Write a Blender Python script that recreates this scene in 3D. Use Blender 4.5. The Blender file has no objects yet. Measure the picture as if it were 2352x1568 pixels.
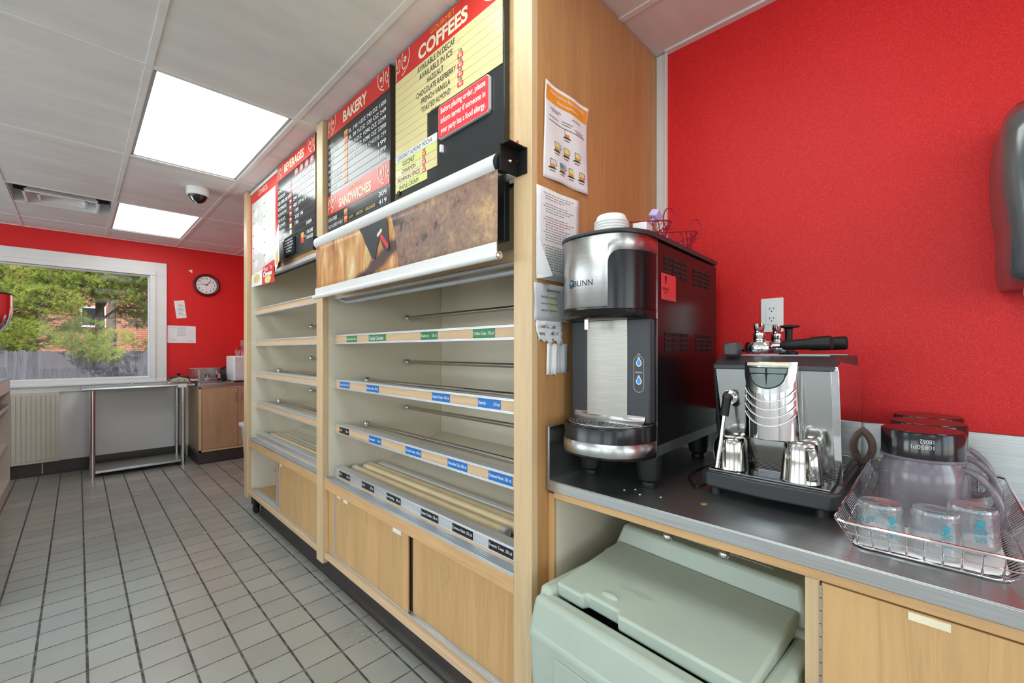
import bpy, bmesh, math, random
from mathutils import Vector, Matrix
import numpy as np
random.seed(7)
S = bpy.context.scene
C = S.collection
PI = math.pi
# ---------------------------------------------------------------- camera
cam_d = bpy.data.cameras.new('camera'); cam = bpy.data.objects.new('camera', cam_d); C.objects.link(cam)
cam_d.sensor_width = 36.0; cam_d.lens = 985.0/2352*36; cam_d.shift_y = 21.0/2352
cam_d.clip_start = 0.02; cam_d.clip_end = 200
cam.location = (0, 0, 1.27); cam.rotation_euler = (PI/2, 0, -math.atan2(997, 985))
S.camera = cam
# ---------------------------------------------------------------- world / sun / exposure
w = bpy.data.worlds.new('sky'); S.world = w; w.use_nodes = True
nt = w.node_tree; bg = nt.nodes['Background']
sky = nt.nodes.new('ShaderNodeTexSky'); sky.sky_type = 'NISHITA'; sky.sun_disc = False
sky.sun_elevation = math.radians(42); sky.sun_rotation = math.radians(150); sky.altitude = 10
nt.links.new(sky.outputs[0], bg.inputs[0]); bg.inputs[1].default_value = 0.26
sd = bpy.data.lights.new('sun', 'SUN'); sd.energy = 5.0; sd.angle = 0.01; sd.color = (1, 0.95, 0.86)
so = bpy.data.objects.new('sun', sd); C.objects.link(so)
so.rotation_euler = (math.radians(48), 0, math.radians(-28))      # travels towards +Y and down: lights the trees, never the room
S.view_settings.view_transform = 'Standard'; S.view_settings.look = 'None'
S.view_settings.gamma = 1.0; S.view_settings.exposure = 0.10; S.view_settings.use_curve_mapping = False
S.cycles.max_bounces = 10; S.cycles.diffuse_bounces = 6; S.cycles.glossy_bounces = 5
S.cycles.transmission_bounces = 10; S.cycles.transparent_max_bounces = 24
S.cycles.caustics_reflective = False; S.cycles.caustics_refractive = False
S.cycles.sample_clamp_indirect = 6.0; S.cycles.use_denoising = True
LAMP = 6.0                                                        # radiance of the ceiling troffers
# area lamps added in unseen left and rear openings, to brighten the room
def daylight(loc, rot, sx, sy, e):
    d = bpy.data.lights.new('window_daylight', 'AREA'); d.shape = 'RECTANGLE'; d.size = sx; d.size_y = sy; d.energy = e; d.color = (.86, .945, 1.0)
    o = bpy.data.objects.new('window_daylight', d); C.objects.link(o); o.location = loc; o.rotation_euler = rot
daylight((-3.70, -.9, 1.50), (0, -PI/2, 0), 1.5, 2.1, 34)
daylight((-3.70, 1.7, 1.50), (0, -PI/2, 0), 1.5, 2.1, 34)
daylight((-3.70, 4.3, 1.50), (0, -PI/2, 0), 1.5, 2.1, 60)
daylight((-2.2, -3.30, 1.50), (PI/2, 0, 0), 2.1, 1.5, 26)
daylight((.3, -3.30, 1.50), (PI/2, 0, 0), 2.1, 1.5, 26)
# ---------------------------------------------------------------- materials
class NT:
    def __init__(s, name):
        s.m = bpy.data.materials.new(name); s.m.use_nodes = True
        s.t = s.m.node_tree; s.p = s.t.nodes['Principled BSDF']; s.out = s.t.nodes['Material Output']
    def n(s, typ, **kw):
        nd = s.t.nodes.new('ShaderNode'+typ)
        for k, v in kw.items():
            if k.startswith('i_'):
                key = k[2:]; key = int(key) if key.isdigit() else key.replace('_', ' ')
                nd.inputs[key].default_value = v
            else: setattr(nd, k, v)
        return nd
    def l(s, a, b): s.t.links.new(a, b)
    def coords(s, scale=(1,1,1), kind='Object', rot=(0,0,0)):
        tc = s.n('TexCoord'); mp = s.n('Mapping'); mp.inputs['Scale'].default_value = scale; mp.inputs['Rotation'].default_value = rot
        s.l(tc.outputs[kind], mp.inputs['Vector']); return mp.outputs[0]
    def ramp(s, fac, stops):
        r = s.n('ValToRGB'); e = r.color_ramp.elements
        while len(e) < len(stops): e.new(0.5)
        for i, (p, c) in enumerate(stops):
            e[i].position = p; e[i].color = c if len(c) == 4 else (*c, 1)
        s.l(fac, r.inputs[0]); return r.outputs[0]
    def bump(s, h, strength=0.3, dist=0.002):
        b = s.n('Bump'); b.inputs['Strength'].default_value = strength; b.inputs['Distance'].default_value = dist
        s.l(h, b.inputs['Height']); s.l(b.outputs[0], s.p.inputs['Normal'])
def mul(c, k): return tuple(min(1, x*k) for x in c)
def plain(name, col, rough=0.5, metal=0.0, var=0.06, vs=8.0, bump=0.0, bs=60.0, spec=0.5, coat=0.0):
    a = NT(name); v = a.coords()
    n = a.n('TexNoise', i_Scale=vs, i_Detail=3.0); a.l(v, n.inputs['Vector'])
    a.l(a.ramp(n.outputs[0], [(0.3, mul(col, 1-var)), (0.7, mul(col, 1+var))]), a.p.inputs['Base Color'])
    a.p.inputs['Roughness'].default_value = rough; a.p.inputs['Metallic'].default_value = metal
    a.p.inputs['Specular IOR Level'].default_value = spec; a.p.inputs['Coat Weight'].default_value = coat
    if bump:
        b = a.n('TexNoise', i_Scale=bs, i_Detail=4.0); a.l(v, b.inputs['Vector']); a.bump(b.outputs[0], bump)
    return a.m
def wood(name, col, axis='z', k=1.0, rough=0.42, contrast=0.12):
    a = NT(name)
    sc = {'z': (14*k, 14*k, 0.9*k), 'y': (14*k, 0.9*k, 14*k), 'x': (0.9*k, 14*k, 14*k)}[axis]
    v = a.coords(sc); n = a.n('TexNoise', i_Scale=1.0, i_Detail=5.0, i_Roughness=0.6, i_Distortion=0.6); a.l(v, n.inputs['Vector'])
    v2 = a.coords(tuple(x*7 for x in sc)); n2 = a.n('TexNoise', i_Scale=1.0, i_Detail=2.0); a.l(v2, n2.inputs['Vector'])
    c1 = a.ramp(n.outputs[0], [(0.32, mul(col, 1-contrast*1.3)), (0.47, mul(col, 1-contrast*.1)), (0.5, mul(col, 1-contrast)), (0.53, col), (0.75, mul(col, 1+contrast*.8))])
    c2 = a.ramp(n2.outputs[0], [(0.35, (.93,.93,.93)), (0.6, (1,1,1))])
    mx = a.n('Mix', data_type='RGBA', blend_type='MULTIPLY'); mx.inputs[0].default_value = 1
    a.l(c1, mx.inputs[6]); a.l(c2, mx.inputs[7]); a.l(mx.outputs[2], a.p.inputs['Base Color'])
    a.p.inputs['Roughness'].default_value = rough
    return a.m
def brushed(name, col=(.62,.63,.63), rough=0.3, axis='y', amt=0.5, bs=.06):
    a = NT(name); sc = {'h': (5,5,420), 'x': (3, 160, 160), 'y': (160, 3, 160), 'z': (160, 160, 3)}[axis]
    v = a.coords(sc); n = a.n('TexNoise', i_Scale=2.0, i_Detail=3.0); a.l(v, n.inputs['Vector'])
    a.l(a.ramp(n.outputs[0], [(0.3, mul(col, .86)), (0.7, mul(col, 1.08))]), a.p.inputs['Base Color'])
    r = a.n('MapRange'); r.inputs[3].default_value = rough*(1-amt*.25); r.inputs[4].default_value = rough*(1+amt*.3)
    v2 = a.coords((2,2,2)); n2 = a.n('TexNoise', i_Scale=1.0, i_Detail=1.0); a.l(v2, n2.inputs['Vector'])
    a.l(n2.outputs[0], r.inputs[0]); a.l(r.outputs[0], a.p.inputs['Roughness']); a.p.inputs['Metallic'].default_value = 1
    a.bump(n.outputs[0], bs, 0.001)
    return a.m
def aniso(name, col, rough, an):
    m = brushed(name, col, rough, axis='h', bs=.10); t_ = m.node_tree; p = t_.nodes['Principled BSDF']
    p.inputs['Anisotropic'].default_value = an; p.inputs['Anisotropic Rotation'].default_value = .25
    tg = t_.nodes.new('ShaderNodeTangent'); tg.direction_type = 'RADIAL'; tg.axis = 'Z'; t_.links.new(tg.outputs[0], p.inputs['Tangent']); return m
def chrome(name, col=(.75,.75,.76), rough=0.07):
    a = NT(name); v = a.coords((5,5,5)); n = a.n('TexNoise', i_Scale=2.0, i_Detail=2.0); a.l(v, n.inputs['Vector'])
    r = a.n('MapRange'); r.inputs[3].default_value = rough*.6; r.inputs[4].default_value = rough*1.5
    a.l(n.outputs[0], r.inputs[0]); a.l(r.outputs[0], a.p.inputs['Roughness'])
    a.p.inputs['Metallic'].default_value = 1; a.p.inputs['Base Color'].default_value = (*col, 1); return a.m
def clear(name, tint=(.93,.95,.96), t=0.72, rough=0.08, haze=(.7,.72,.76), refl=.5, r0=.04):
    # see-through plastic: transparent, a veil of diffuse haze and a gloss on top
    a = NT(name); a.t.nodes.remove(a.p)
    tr = a.n('BsdfTransparent'); tr.inputs[0].default_value = (*tint, 1)
    df = a.n('BsdfDiffuse'); df.inputs[0].default_value = (*haze, 1)
    gl = a.n('BsdfGlossy'); gl.inputs['Roughness'].default_value = rough
    lw = a.n('LayerWeight'); lw.inputs[0].default_value = 0.35
    v = a.coords((9,9,9)); n = a.n('TexNoise', i_Scale=1.0, i_Detail=3.0); a.l(v, n.inputs['Vector'])
    r = a.n('MapRange'); r.inputs[3].default_value = (1-t)*.8; r.inputs[4].default_value = min(1, (1-t)*1.2); a.l(n.outputs[0], r.inputs[0])
    m1 = a.n('MixShader'); a.l(r.outputs[0], m1.inputs[0]); a.l(tr.outputs[0], m1.inputs[1]); a.l(df.outputs[0], m1.inputs[2])
    mm = a.n('Math', operation='MULTIPLY'); a.l(lw.outputs['Facing'], mm.inputs[0]); mm.inputs[1].default_value = refl
    ad = a.n('Math', operation='ADD'); a.l(mm.outputs[0], ad.inputs[0]); ad.inputs[1].default_value = r0
    m2 = a.n('MixShader'); a.l(ad.outputs[0], m2.inputs[0]); a.l(m1.outputs[0], m2.inputs[1]); a.l(gl.outputs[0], m2.inputs[2])
    a.l(m2.outputs[0], a.out.inputs[0]); return a.m
def emit(name, col, strength):
    a = NT(name); a.t.nodes.remove(a.p); e = a.n('Emission'); e.inputs[1].default_value = strength
    v = a.coords((3.2, .15, 1)); n = a.n('TexWave', i_Scale=1.0, i_Distortion=0.4, wave_type='BANDS', bands_direction='X'); a.l(v, n.inputs['Vector'])
    a.l(a.ramp(n.outputs[0], [(0.0, mul(col, .88)), (1.0, col)]), e.inputs[0]); a.l(e.outputs[0], a.out.inputs[0]); return a.m

M = {}
def red_wall():
    a = NT('red_wall_paint'); v = a.coords()
    n = a.n('TexNoise', i_Scale=330.0, i_Detail=2.0); a.l(v, n.inputs['Vector'])
    n2 = a.n('TexNoise', i_Scale=1.6, i_Detail=3.0); a.l(v, n2.inputs['Vector'])
    c = a.ramp(n.outputs[0], [(0.36, (.66,.014,.015)), (0.55, (.72,.020,.021)), (0.70, (.78,.045,.042))])
    d = a.ramp(n2.outputs[0], [(0.3, (.93,.93,.93)), (0.7, (1,1,1))])
    mx = a.n('Mix', data_type='RGBA', blend_type='MULTIPLY'); mx.inputs[0].default_value = 1
    a.l(c, mx.inputs[6]); a.l(d, mx.inputs[7]); a.l(mx.outputs[2], a.p.inputs['Base Color'])
    a.p.inputs['Roughness'].default_value = .5; a.p.inputs['Specular IOR Level'].default_value = .3; a.bump(n.outputs[0], .3, .0012); return a.m
def floor_mat():
    a = NT('quarry_tile'); tc = a.n('TexCoord'); sx = a.n('SeparateXYZ'); a.l(tc.outputs['Object'], sx.inputs[0])
    def cell(o, off, pitch, gap):
        m1 = a.n('Math', operation='SUBTRACT'); a.l(o, m1.inputs[0]); m1.inputs[1].default_value = off
        m2 = a.n('Math', operation='DIVIDE'); a.l(m1.outputs[0], m2.inputs[0]); m2.inputs[1].default_value = pitch
        fr = a.n('Math', operation='FRACT'); a.l(m2.outputs[0], fr.inputs[0])
        fl = a.n('Math', operation='FLOOR'); a.l(m2.outputs[0], fl.inputs[0])
        s1 = a.n('Math', operation='SUBTRACT'); a.l(fr.outputs[0], s1.inputs[0]); s1.inputs[1].default_value = .5
        ab = a.n('Math', operation='ABSOLUTE'); a.l(s1.outputs[0], ab.inputs[0])
        mr = a.n('MapRange', interpolation_type='SMOOTHSTEP'); a.l(ab.outputs[0], mr.inputs[0])
        h = gap/pitch/2; mr.inputs[1].default_value = .5-h*1.35; mr.inputs[2].default_value = .5-h*.75
        return mr.outputs[0], fl.outputs[0]
    gx, ix = cell(sx.outputs[0], .027, .1515, .0085); gy, iy = cell(sx.outputs[1], 1.482, .1522, .0058)
    mx = a.n('Math', operation='MAXIMUM'); a.l(gx, mx.inputs[0]); a.l(gy, mx.inputs[1])
    cb = a.n('CombineXYZ'); a.l(ix, cb.inputs[0]); a.l(iy, cb.inputs[1])
    wn = a.n('TexWhiteNoise'); a.l(cb.outputs[0], wn.inputs[0])
    n = a.n('TexNoise', i_Scale=3.0, i_Detail=5.0); a.l(tc.outputs['Object'], n.inputs['Vector'])
    c = a.ramp(wn.outputs[0], [(0, (.330,.332,.300)), (1, (.380,.382,.345))])
    d = a.ramp(n.outputs[0], [(.3, (.9,.9,.9)), (.7, (1.0,1.0,1.0))])
    m = a.n('Mix', data_type='RGBA', blend_type='MULTIPLY'); m.inputs[0].default_value = 1; a.l(c, m.inputs[6]); a.l(d, m.inputs[7])
    n2 = a.n('TexNoise', i_Scale=26.0, i_Detail=5.0); a.l(tc.outputs['Object'], n2.inputs['Vector'])
    g = a.ramp(n2.outputs[0], [(.4, (.040,.040,.036)), (.68, (.15,.145,.13))])
    k = a.n('Mix', data_type='RGBA'); a.l(mx.outputs[0], k.inputs[0]); a.l(m.outputs[2], k.inputs[6]); a.l(g, k.inputs[7])
    a.l(k.outputs[2], a.p.inputs['Base Color'])
    r = a.n('MapRange'); a.l(mx.outputs[0], r.inputs[0]); r.inputs[3].default_value = .24; r.inputs[4].default_value = .8
    a.l(r.outputs[0], a.p.inputs['Roughness'])
    iv = a.n('Math', operation='SUBTRACT'); iv.inputs[0].default_value = 1; a.l(mx.outputs[0], iv.inputs[1]); a.bump(iv.outputs[0], .35, .002)
    return a.m
def ceil_mat():
    a = NT('ceiling_tile'); v = a.coords((2.2, 9, 1)); n = a.n('TexNoise', i_Scale=1.0, i_Detail=4.0); a.l(v, n.inputs['Vector'])
    a.l(a.ramp(n.outputs[0], [(.3, (.70,.70,.69)), (.7, (.80,.80,.79))]), a.p.inputs['Base Color'])
    v2 = a.coords(); b = a.n('TexNoise', i_Scale=140.0, i_Detail=3.0); a.l(v2, b.inputs['Vector']); a.bump(b.outputs[0], .25, .001)
    a.p.inputs['Roughness'].default_value = .8; return a.m
M['red'] = red_wall(); M['floor'] = floor_mat(); M['ceil'] = ceil_mat()
M['tee'] = plain('ceiling_tee_metal', (.80,.80,.79), .4)
M['white'] = plain('white_wall_panel', (.82,.82,.83), .5, var=.03, vs=2)
M['trimw'] = plain('white_trim_vinyl', (.76,.78,.77), .35, var=.02)
M['cream'] = plain('cream_laminate', (.74,.685,.56), .45, var=.03, vs=3)
M['ctr'] = plain('cream_counter_laminate', (.62,.58,.50), .5, var=.03)
M['woodz'] = wood('maple_laminate_upright', (.64,.39,.17))
M['woodp'] = wood('maple_laminate_post', (.68,.49,.28), k=.8, contrast=.07)
M['wood_bounce'] = wood('maple_laminate_red_bounce', (.50,.265,.10), k=.9, contrast=.13)  # maple turned more orange, with the red wall's reflected light in its colour
M['woody'] = wood('maple_laminate_rail', (.68,.41,.19), axis='y')
M['woody_pale'] = wood('maple_edging', (.72,.50,.30), axis='y', contrast=.07)
M['woodsink'] = wood('birch_cabinet', (.50,.335,.19))
M['woodin'] = wood('maple_inside', (.72,.46,.20))
M['alu'] = brushed('aluminium_strip', (.82,.85,.88), .46)
M['steel'] = brushed('brushed_steel', (.52,.535,.53), .38)
M['steelx'] = brushed('brushed_steel_side', (.50,.51,.50), .32, axis='x')
M['steelz'] = brushed('brushed_steel_upright', (.66,.67,.67), .26, axis='z')
M['chrome'] = chrome('chrome'); M['rod'] = chrome('satin_rod', (.50,.48,.45), .22)
M['pitcher'] = chrome('polished_steel', (.52,.50,.47), .12)
M['black'] = plain('black_rubber', (.010,.010,.010), .5, spec=.35)
M['kick'] = plain('brown_black_kick', (.045,.036,.032), .45, var=.15)
M['blackgloss'] = plain('black_gloss', (.010,.009,.010), .14)
M['blacksat'] = plain('black_satin_paint', (.008,.007,.008), .22, spec=.42, bump=.04, bs=200)
M['charcoal'] = plain('charcoal_texture', (.032,.036,.043), .45, bump=.1, bs=260)
M['darkgrey'] = plain('dark_grey_plastic', (.036,.038,.042), .40, bump=.05, bs=200)
M['tube'] = plain('yellowed_plastic', (.86,.70,.42), .28, var=.08)
M['capgrey'] = plain('grey_cap', (.62,.62,.62), .35)
M['whitepl'] = plain('white_plastic', (.80,.81,.81), .35, var=.02)
M['paper'] = plain('paper', (.80,.80,.82), .7, var=.05, vs=14)
M['papergrey'] = plain('grey_paper', (.62,.64,.68), .6, var=.06, vs=16)
M['ink'] = plain('black_ink', (.03,.03,.035), .6); M['inkgrey'] = plain('grey_ink', (.2,.2,.22), .6)
M['redp'] = plain('red_print', (.66,.028,.022), .3); M['pinkred'] = plain('coral_print', (.78,.06,.07), .3)
M['creamp'] = plain('cream_print', (.85,.78,.55), .4)
M['whitep'] = plain('white_print', (.85,.85,.85), .45); M['goldp'] = plain('gold_print', (.72,.42,.05), .4)
M['yellowp'] = plain('yellow_print', (.78,.68,.34), .28, var=.04, vs=2); M['limep'] = plain('lime_print', (.72,.75,.25), .35)
M['orangep'] = plain('orange_print', (.85,.33,.03), .5); M['greenp'] = plain('green_print', (.03,.22,.07), .35)
M['bluep'] = plain('blue_print', (.012,.17,.55), .35); M['board'] = plain('black_board', (.028,.032,.034), .14)
M['teal'] = plain('teal_print', (.02,.38,.48), .4); M['lens'] = emit('lamp_lens', (.93,1.0,.97), LAMP)
M['bin'] = plain('sage_polyethylene', (.43,.50,.42), .42, var=.05, vs=5, bump=.08, bs=90)
M['grey'] = plain('grey_plastic', (.42,.45,.47), .4); M['stone'] = plain('pale_grey_plastic', (.62,.66,.68), .4)
M['clear'] = clear('clear_plastic', (.93,.96,.97), t=.84, haze=(.62,.68,.72), refl=.8, r0=.06); M['smoky'] = clear('frosted_plastic', (.80,.76,.80), t=.52, haze=(.30,.27,.31), rough=.2, refl=.35)
M['smoke'] = clear('smoked_plastic', (.35,.38,.40), t=.45, haze=(.16,.19,.21), rough=.18, refl=.8)
M['glass'] = clear('window_glass', (.97,.98,.98), t=.995, rough=.01, haze=(.8,.8,.8), refl=.03, r0=.008)
M['purple'] = plain('lilac_plastic', (.55,.42,.75), .3); M['champ'] = brushed('champagne_steel', (.37,.355,.32), .42, axis='h')
M['maroon'] = plain('maroon_wood', (.10,.015,.018), .3)
M['wire'] = plain('red_wire', (.36,.012,.03), .35); M['tan'] = plain('tan_felt', (.45,.33,.28), .8, var=.2, vs=40)
M['brassy'] = plain('brass', (.6,.4,.15), .4, metal=.6); M['drop'] = plain('blue_drop', (.02,.28,.75), .3)
M['heads'] = plain('dark_hole', (.006,.006,.006), .8); M['debris'] = plain('crumbs', (.5,.42,.33), .9)

# ---------------------------------------------------------------- mesh builder
class FR:                                  # a flat drawing frame: origin, right, up; N points at the viewer
    def __init__(s, O, U, V): s.O = Vector(O); s.U = Vector(U).normalized(); s.V = Vector(V).normalized(); s.N = s.U.cross(s.V)
    def p(s, u, v, d=0.0): return s.O + s.U*u + s.V*v + s.N*d
_tx = {}
def glyphs(txt, bold=0.0):
    if 'M' in txt: bold = 0.0
    k = (txt, bold)
    if k not in _tx:
        cu = bpy.data.curves.new('t', 'FONT'); cu.body = txt; cu.resolution_u = 4; cu.offset = bold
        o = bpy.data.objects.new('t', cu); C.objects.link(o)
        me = bpy.data.meshes.new_from_object(o.evaluated_get(bpy.context.evaluated_depsgraph_get()))
        V = [(v.co.x, v.co.y) for v in me.vertices]; F = [tuple(p.vertices) for p in me.polygons]
        bpy.data.objects.remove(o); bpy.data.curves.remove(cu); bpy.data.meshes.remove(me)
        if V:
            x0 = min(v[0] for v in V); x1 = max(v[0] for v in V)
            V = [(v[0]-x0, v[1]) for v in V]; _tx[k] = (V, F, x1-x0)
        else: _tx[k] = ([], [], 1)
    return _tx[k]
def spl(P, k=6):                              # smooth path through points
    P = [Vector(p) for p in P]; Q = [P[0]]+P+[P[-1]]; out = []
    for i in range(1, len(Q)-2):
        a, b, c, d = Q[i-1:i+3]
        for j in range(k):
            t = j/k; out.append(.5*((2*b)+(c-a)*t+(2*a-5*b+4*c-d)*t*t+(3*b-a-3*c+d)*t**3))
    return out+[P[-1]]
class MB:
    def __init__(s): s.v = []; s.f = []; s.m = []; s.mats = []
    def mi(s, mat):
        if isinstance(mat, str): mat = M[mat]
        if mat not in s.mats: s.mats.append(mat)
        return s.mats.index(mat)
    def add(s, V, F, mat, X=None):
        k = len(s.v); i = s.mi(mat)
        s.v += [tuple(X @ Vector(p)) if X else tuple(p) for p in V]
        s.f += [tuple(k+a for a in f) for f in F]; s.m += [i]*len(F); return s
    def box(s, x0, x1, y0, y1, z0, z1, mat, X=None):
        V = [(x0,y0,z0),(x1,y0,z0),(x1,y1,z0),(x0,y1,z0),(x0,y0,z1),(x1,y0,z1),(x1,y1,z1),(x0,y1,z1)]
        return s.add(V, [(0,3,2,1),(4,5,6,7),(0,1,5,4),(1,2,6,5),(2,3,7,6),(3,0,4,7)], mat, X)
    def frust(s, b, t, z0, z1, mat, X=None):   # b, t = (x0,x1,y0,y1) at z0 and z1
        V = [(b[0],b[2],z0),(b[1],b[2],z0),(b[1],b[3],z0),(b[0],b[3],z0),(t[0],t[2],z1),(t[1],t[2],z1),(t[1],t[3],z1),(t[0],t[3],z1)]
        return s.add(V, [(0,3,2,1),(4,5,6,7),(0,1,5,4),(1,2,6,5),(2,3,7,6),(3,0,4,7)], mat, X)
    def rings(s, R, mat, close=False, cap=(True, True)):
        n = len(R[0]); V = [p for r in R for p in r]; F = []
        m = len(R)
        for i in range(m if close else m-1):
            a = i*n; b = ((i+1) % m)*n
            for j in range(n): F.append((a+j, a+(j+1) % n, b+(j+1) % n, b+j))
        if not close:
            if cap[0]: F.append(tuple(range(n))[::-1])
            if cap[1]: F.append(tuple((m-1)*n+j for j in range(n)))
        return s.add(V, F, mat)
    def tube(s, P, r, mat, n=8, close=False, cap=True):
        P = [Vector(p) for p in P]; R = []; m = len(P); rr = r if isinstance(r, (list, tuple)) else [r]*m; up = None
        for i, p in enumerate(P):
            if close: t = P[(i+1) % m]-P[i-1]
            else: t = P[min(i+1, m-1)]-P[max(i-1, 0)]
            t.normalize()
            if up is None: up = Vector((0,0,1)) if abs(t.z) < .9 else Vector((1,0,0))
            a = t.cross(up); a.normalize(); b = a.cross(t); b.normalize(); up = b
            R.append([p+(a*math.cos(q)+b*math.sin(q))*rr[i] for q in (2*PI*j/n for j in range(n))])
        return s.rings(R, mat, close, (cap, cap))
    def lathe(s, prof, O, mat, n=24, ax=(0,0,1), close=False, cap=(True, True)):
        ax = Vector(ax).normalized(); O = Vector(O)
        a = ax.orthogonal().normalized(); b = ax.cross(a)
        R = [[O+ax*z+(a*math.cos(q)+b*math.sin(q))*max(r, 1e-5) for q in (2*PI*j/n for j in range(n))] for r, z in prof]
        return s.rings(R, mat, close, cap)
    def sphere(s, O, r, mat, n=12, sc=(1,1,1)):
        O = Vector(O); R = []
        for i in range(1, n):
            t = -PI/2+PI*i/n
            R.append([O+Vector((math.cos(q)*math.cos(t)*r*sc[0], math.sin(q)*math.cos(t)*r*sc[1], math.sin(t)*r*sc[2])) for q in (2*PI*j/n for j in range(n))])
        return s.rings(R, mat)
    def slab(s, pts, fr, d0, d1, mat):         # polygon in a frame, pulled from d0 to d1
        n = len(pts)
        V = [fr.p(u, v, d0) for u, v in pts]+[fr.p(u, v, d1) for u, v in pts]
        F = [tuple(range(n))[::-1], tuple(range(n, 2*n))]+[(i, (i+1) % n, n+(i+1) % n, n+i) for i in range(n)]
        return s.add(V, F, mat)
    def rect(s, fr, u0, u1, v0, v1, mat, d=0.0, t=.0006): return s.slab([(u0,v0),(u1,v0),(u1,v1),(u0,v1)], fr, d, d+t, mat)
    def disc(s, fr, u, v, ru, rv, mat, d=0.0, t=.0006, n=20, a0=0, a1=2*PI):
        return s.slab([(u+ru*math.cos(a0+(a1-a0)*i/n), v+rv*math.sin(a0+(a1-a0)*i/n)) for i in range(n+(0 if a1-a0 > 6.28 else 1))], fr, d, d+t, mat)
    def rib(s, fr, pts, wd, mat, d=0.0, close=False):
        L = []; R = []; n = len(pts)
        for i, p in enumerate(pts):
            a = pts[(i-1) % n] if (close or i) else pts[0]; b = pts[(i+1) % n] if (close or i < n-1) else pts[-1]
            tx, ty = b[0]-a[0], b[1]-a[1]; l = math.hypot(tx, ty) or 1; nx, ny = -ty/l*wd/2, tx/l*wd/2
            L.append(fr.p(p[0]+nx, p[1]+ny, d)); R.append(fr.p(p[0]-nx, p[1]-ny, d))
        V = L+R; F = [(i, n+i, n+(i+1) % n, (i+1) % n) for i in range(n if close else n-1)]
        return s.add(V, F, mat)
    def txt(s, fr, txt, u, v, h, mat, w=None, d=.0008, al='l', bold=0.0, rot=0.0, flip=False):
        V, F, W = glyphs(txt, bold)
        if not V: return s
        sy = h/.70; sx = (w/W) if w else sy; ww = W*sx
        o = {'l': 0, 'c': -ww/2, 'r': -ww}[al]; ca, sa = math.cos(rot), math.sin(rot)
        if flip: V = [(W-x, .70-y) for x, y in V]
        P = [((x*sx+o), y*sy) for x, y in V]
        return s.add([fr.p(u+x*ca-y*sa, v+x*sa+y*ca, d) for x, y in P], F, mat)
    def grid(s, fn, nu, nv, mat, back=0.0):     # surface patch fn(u,v) over 0..1, optional second skin `back` metres behind
        V = [Vector(fn(i/nu, j/nv)) for j in range(nv+1) for i in range(nu+1)]
        F = [(j*(nu+1)+i, j*(nu+1)+i+1, (j+1)*(nu+1)+i+1, (j+1)*(nu+1)+i) for j in range(nv) for i in range(nu)]
        return s.add(V, F, mat)
    def bounds(s):
        a = np.array(s.v); return a.min(0), a.max(0)
    def mesh(s, name, off=(0,0,0), ang=35, smooth=True):
        me = bpy.data.meshes.new(name); o = Vector(off)
        me.from_pydata([tuple(Vector(p)-o) for p in s.v], [], s.f)
        for m in s.mats: me.materials.append(m)
        me.polygons.foreach_set('material_index', s.m)
        if smooth:
            me.polygons.foreach_set('use_smooth', [True]*len(s.f)); me.set_sharp_from_angle(angle=math.radians(ang))
        me.update(); return me
    def build(s, name, parent=None, bevel=0, seg=2, solid=0, label=None, ang=35, subd=0):
        off = Vector((0,0,0)); r = parent
        while r is not None: off = off + r.location; top = r; r = r.parent
        if parent is not None and top.get('_local'): off = Vector((0,0,0))
        o = bpy.data.objects.new(name, s.mesh(name, off, ang)); C.objects.link(o)
        if parent is not None: o.parent = parent
        finish(o, bevel, seg, solid, subd)
        if label: o['label'] = label
        return o
def finish(o, bevel=0, seg=2, solid=0, subd=0):
    if solid:
        m = o.modifiers.new('thickness', 'SOLIDIFY'); m.thickness = solid; m.offset = 0
    if bevel:
        m = o.modifiers.new('bevel', 'BEVEL'); m.width = bevel; m.segments = seg; m.limit_method = 'ANGLE'; m.angle_limit = math.radians(40); m.harden_normals = False
    if subd:
        m = o.modifiers.new('subd', 'SUBSURF'); m.levels = subd; m.render_levels = subd
def tag(o, label, cat, group=None):
    o['label'] = label; o['category'] = cat
    if group: o['group'] = group
    return o
def thing(name, label, cat, loc=(0,0,0), rotz=0.0, group=None, local=False):
    o = bpy.data.objects.new(name, None); C.objects.link(o); o.empty_display_size = .05
    o.location = loc; o.rotation_euler = (0, 0, rotz)
    if local or rotz: o['_local'] = 1
    return tag(o, label, cat, group)
def single(mb, name, label, cat, group=None, **kw):
    lo, hi = mb.bounds(); c = Vector(((lo[0]+hi[0])/2, (lo[1]+hi[1])/2, lo[2]))
    ang = kw.pop('ang', 35)
    o = bpy.data.objects.new(name, mb.mesh(name, c, ang)); C.objects.link(o); o.location = c
    finish(o, **kw); return tag(o, label, cat, group)
def struct(mb, name, parent=None, bevel=0):
    o = bpy.data.objects.new(name, mb.mesh(name)); C.objects.link(o); finish(o, bevel)
    if parent: o.parent = parent
    else: o['kind'] = 'structure'
    return o
def dup(root, loc, label=None, group=None, rotz=None):
    r = root.copy(); C.objects.link(r); r.location = loc
    if rotz is not None: r.rotation_euler = (0, 0, rotz)
    if label: r['label'] = label
    if group: r['group'] = group
    for ch in list(root.children):
        c = ch.copy(); C.objects.link(c); c.parent = r
        for g in list(ch.children):
            d = g.copy(); C.objects.link(d); d.parent = c
    return r
def Rz(a): return Matrix.Rotation(a, 4, 'Z')
def T(x, y, z): return Matrix.Translation((x, y, z))
# ================================================================= the room
CZ = 2.515; XW = 1.735; YW = 6.48; XL = -3.6; YF = -3.2
struct(MB().box(XL, XW+.1, YF, YW+.1, -.1, 0, 'floor'), 'floor')
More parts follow.
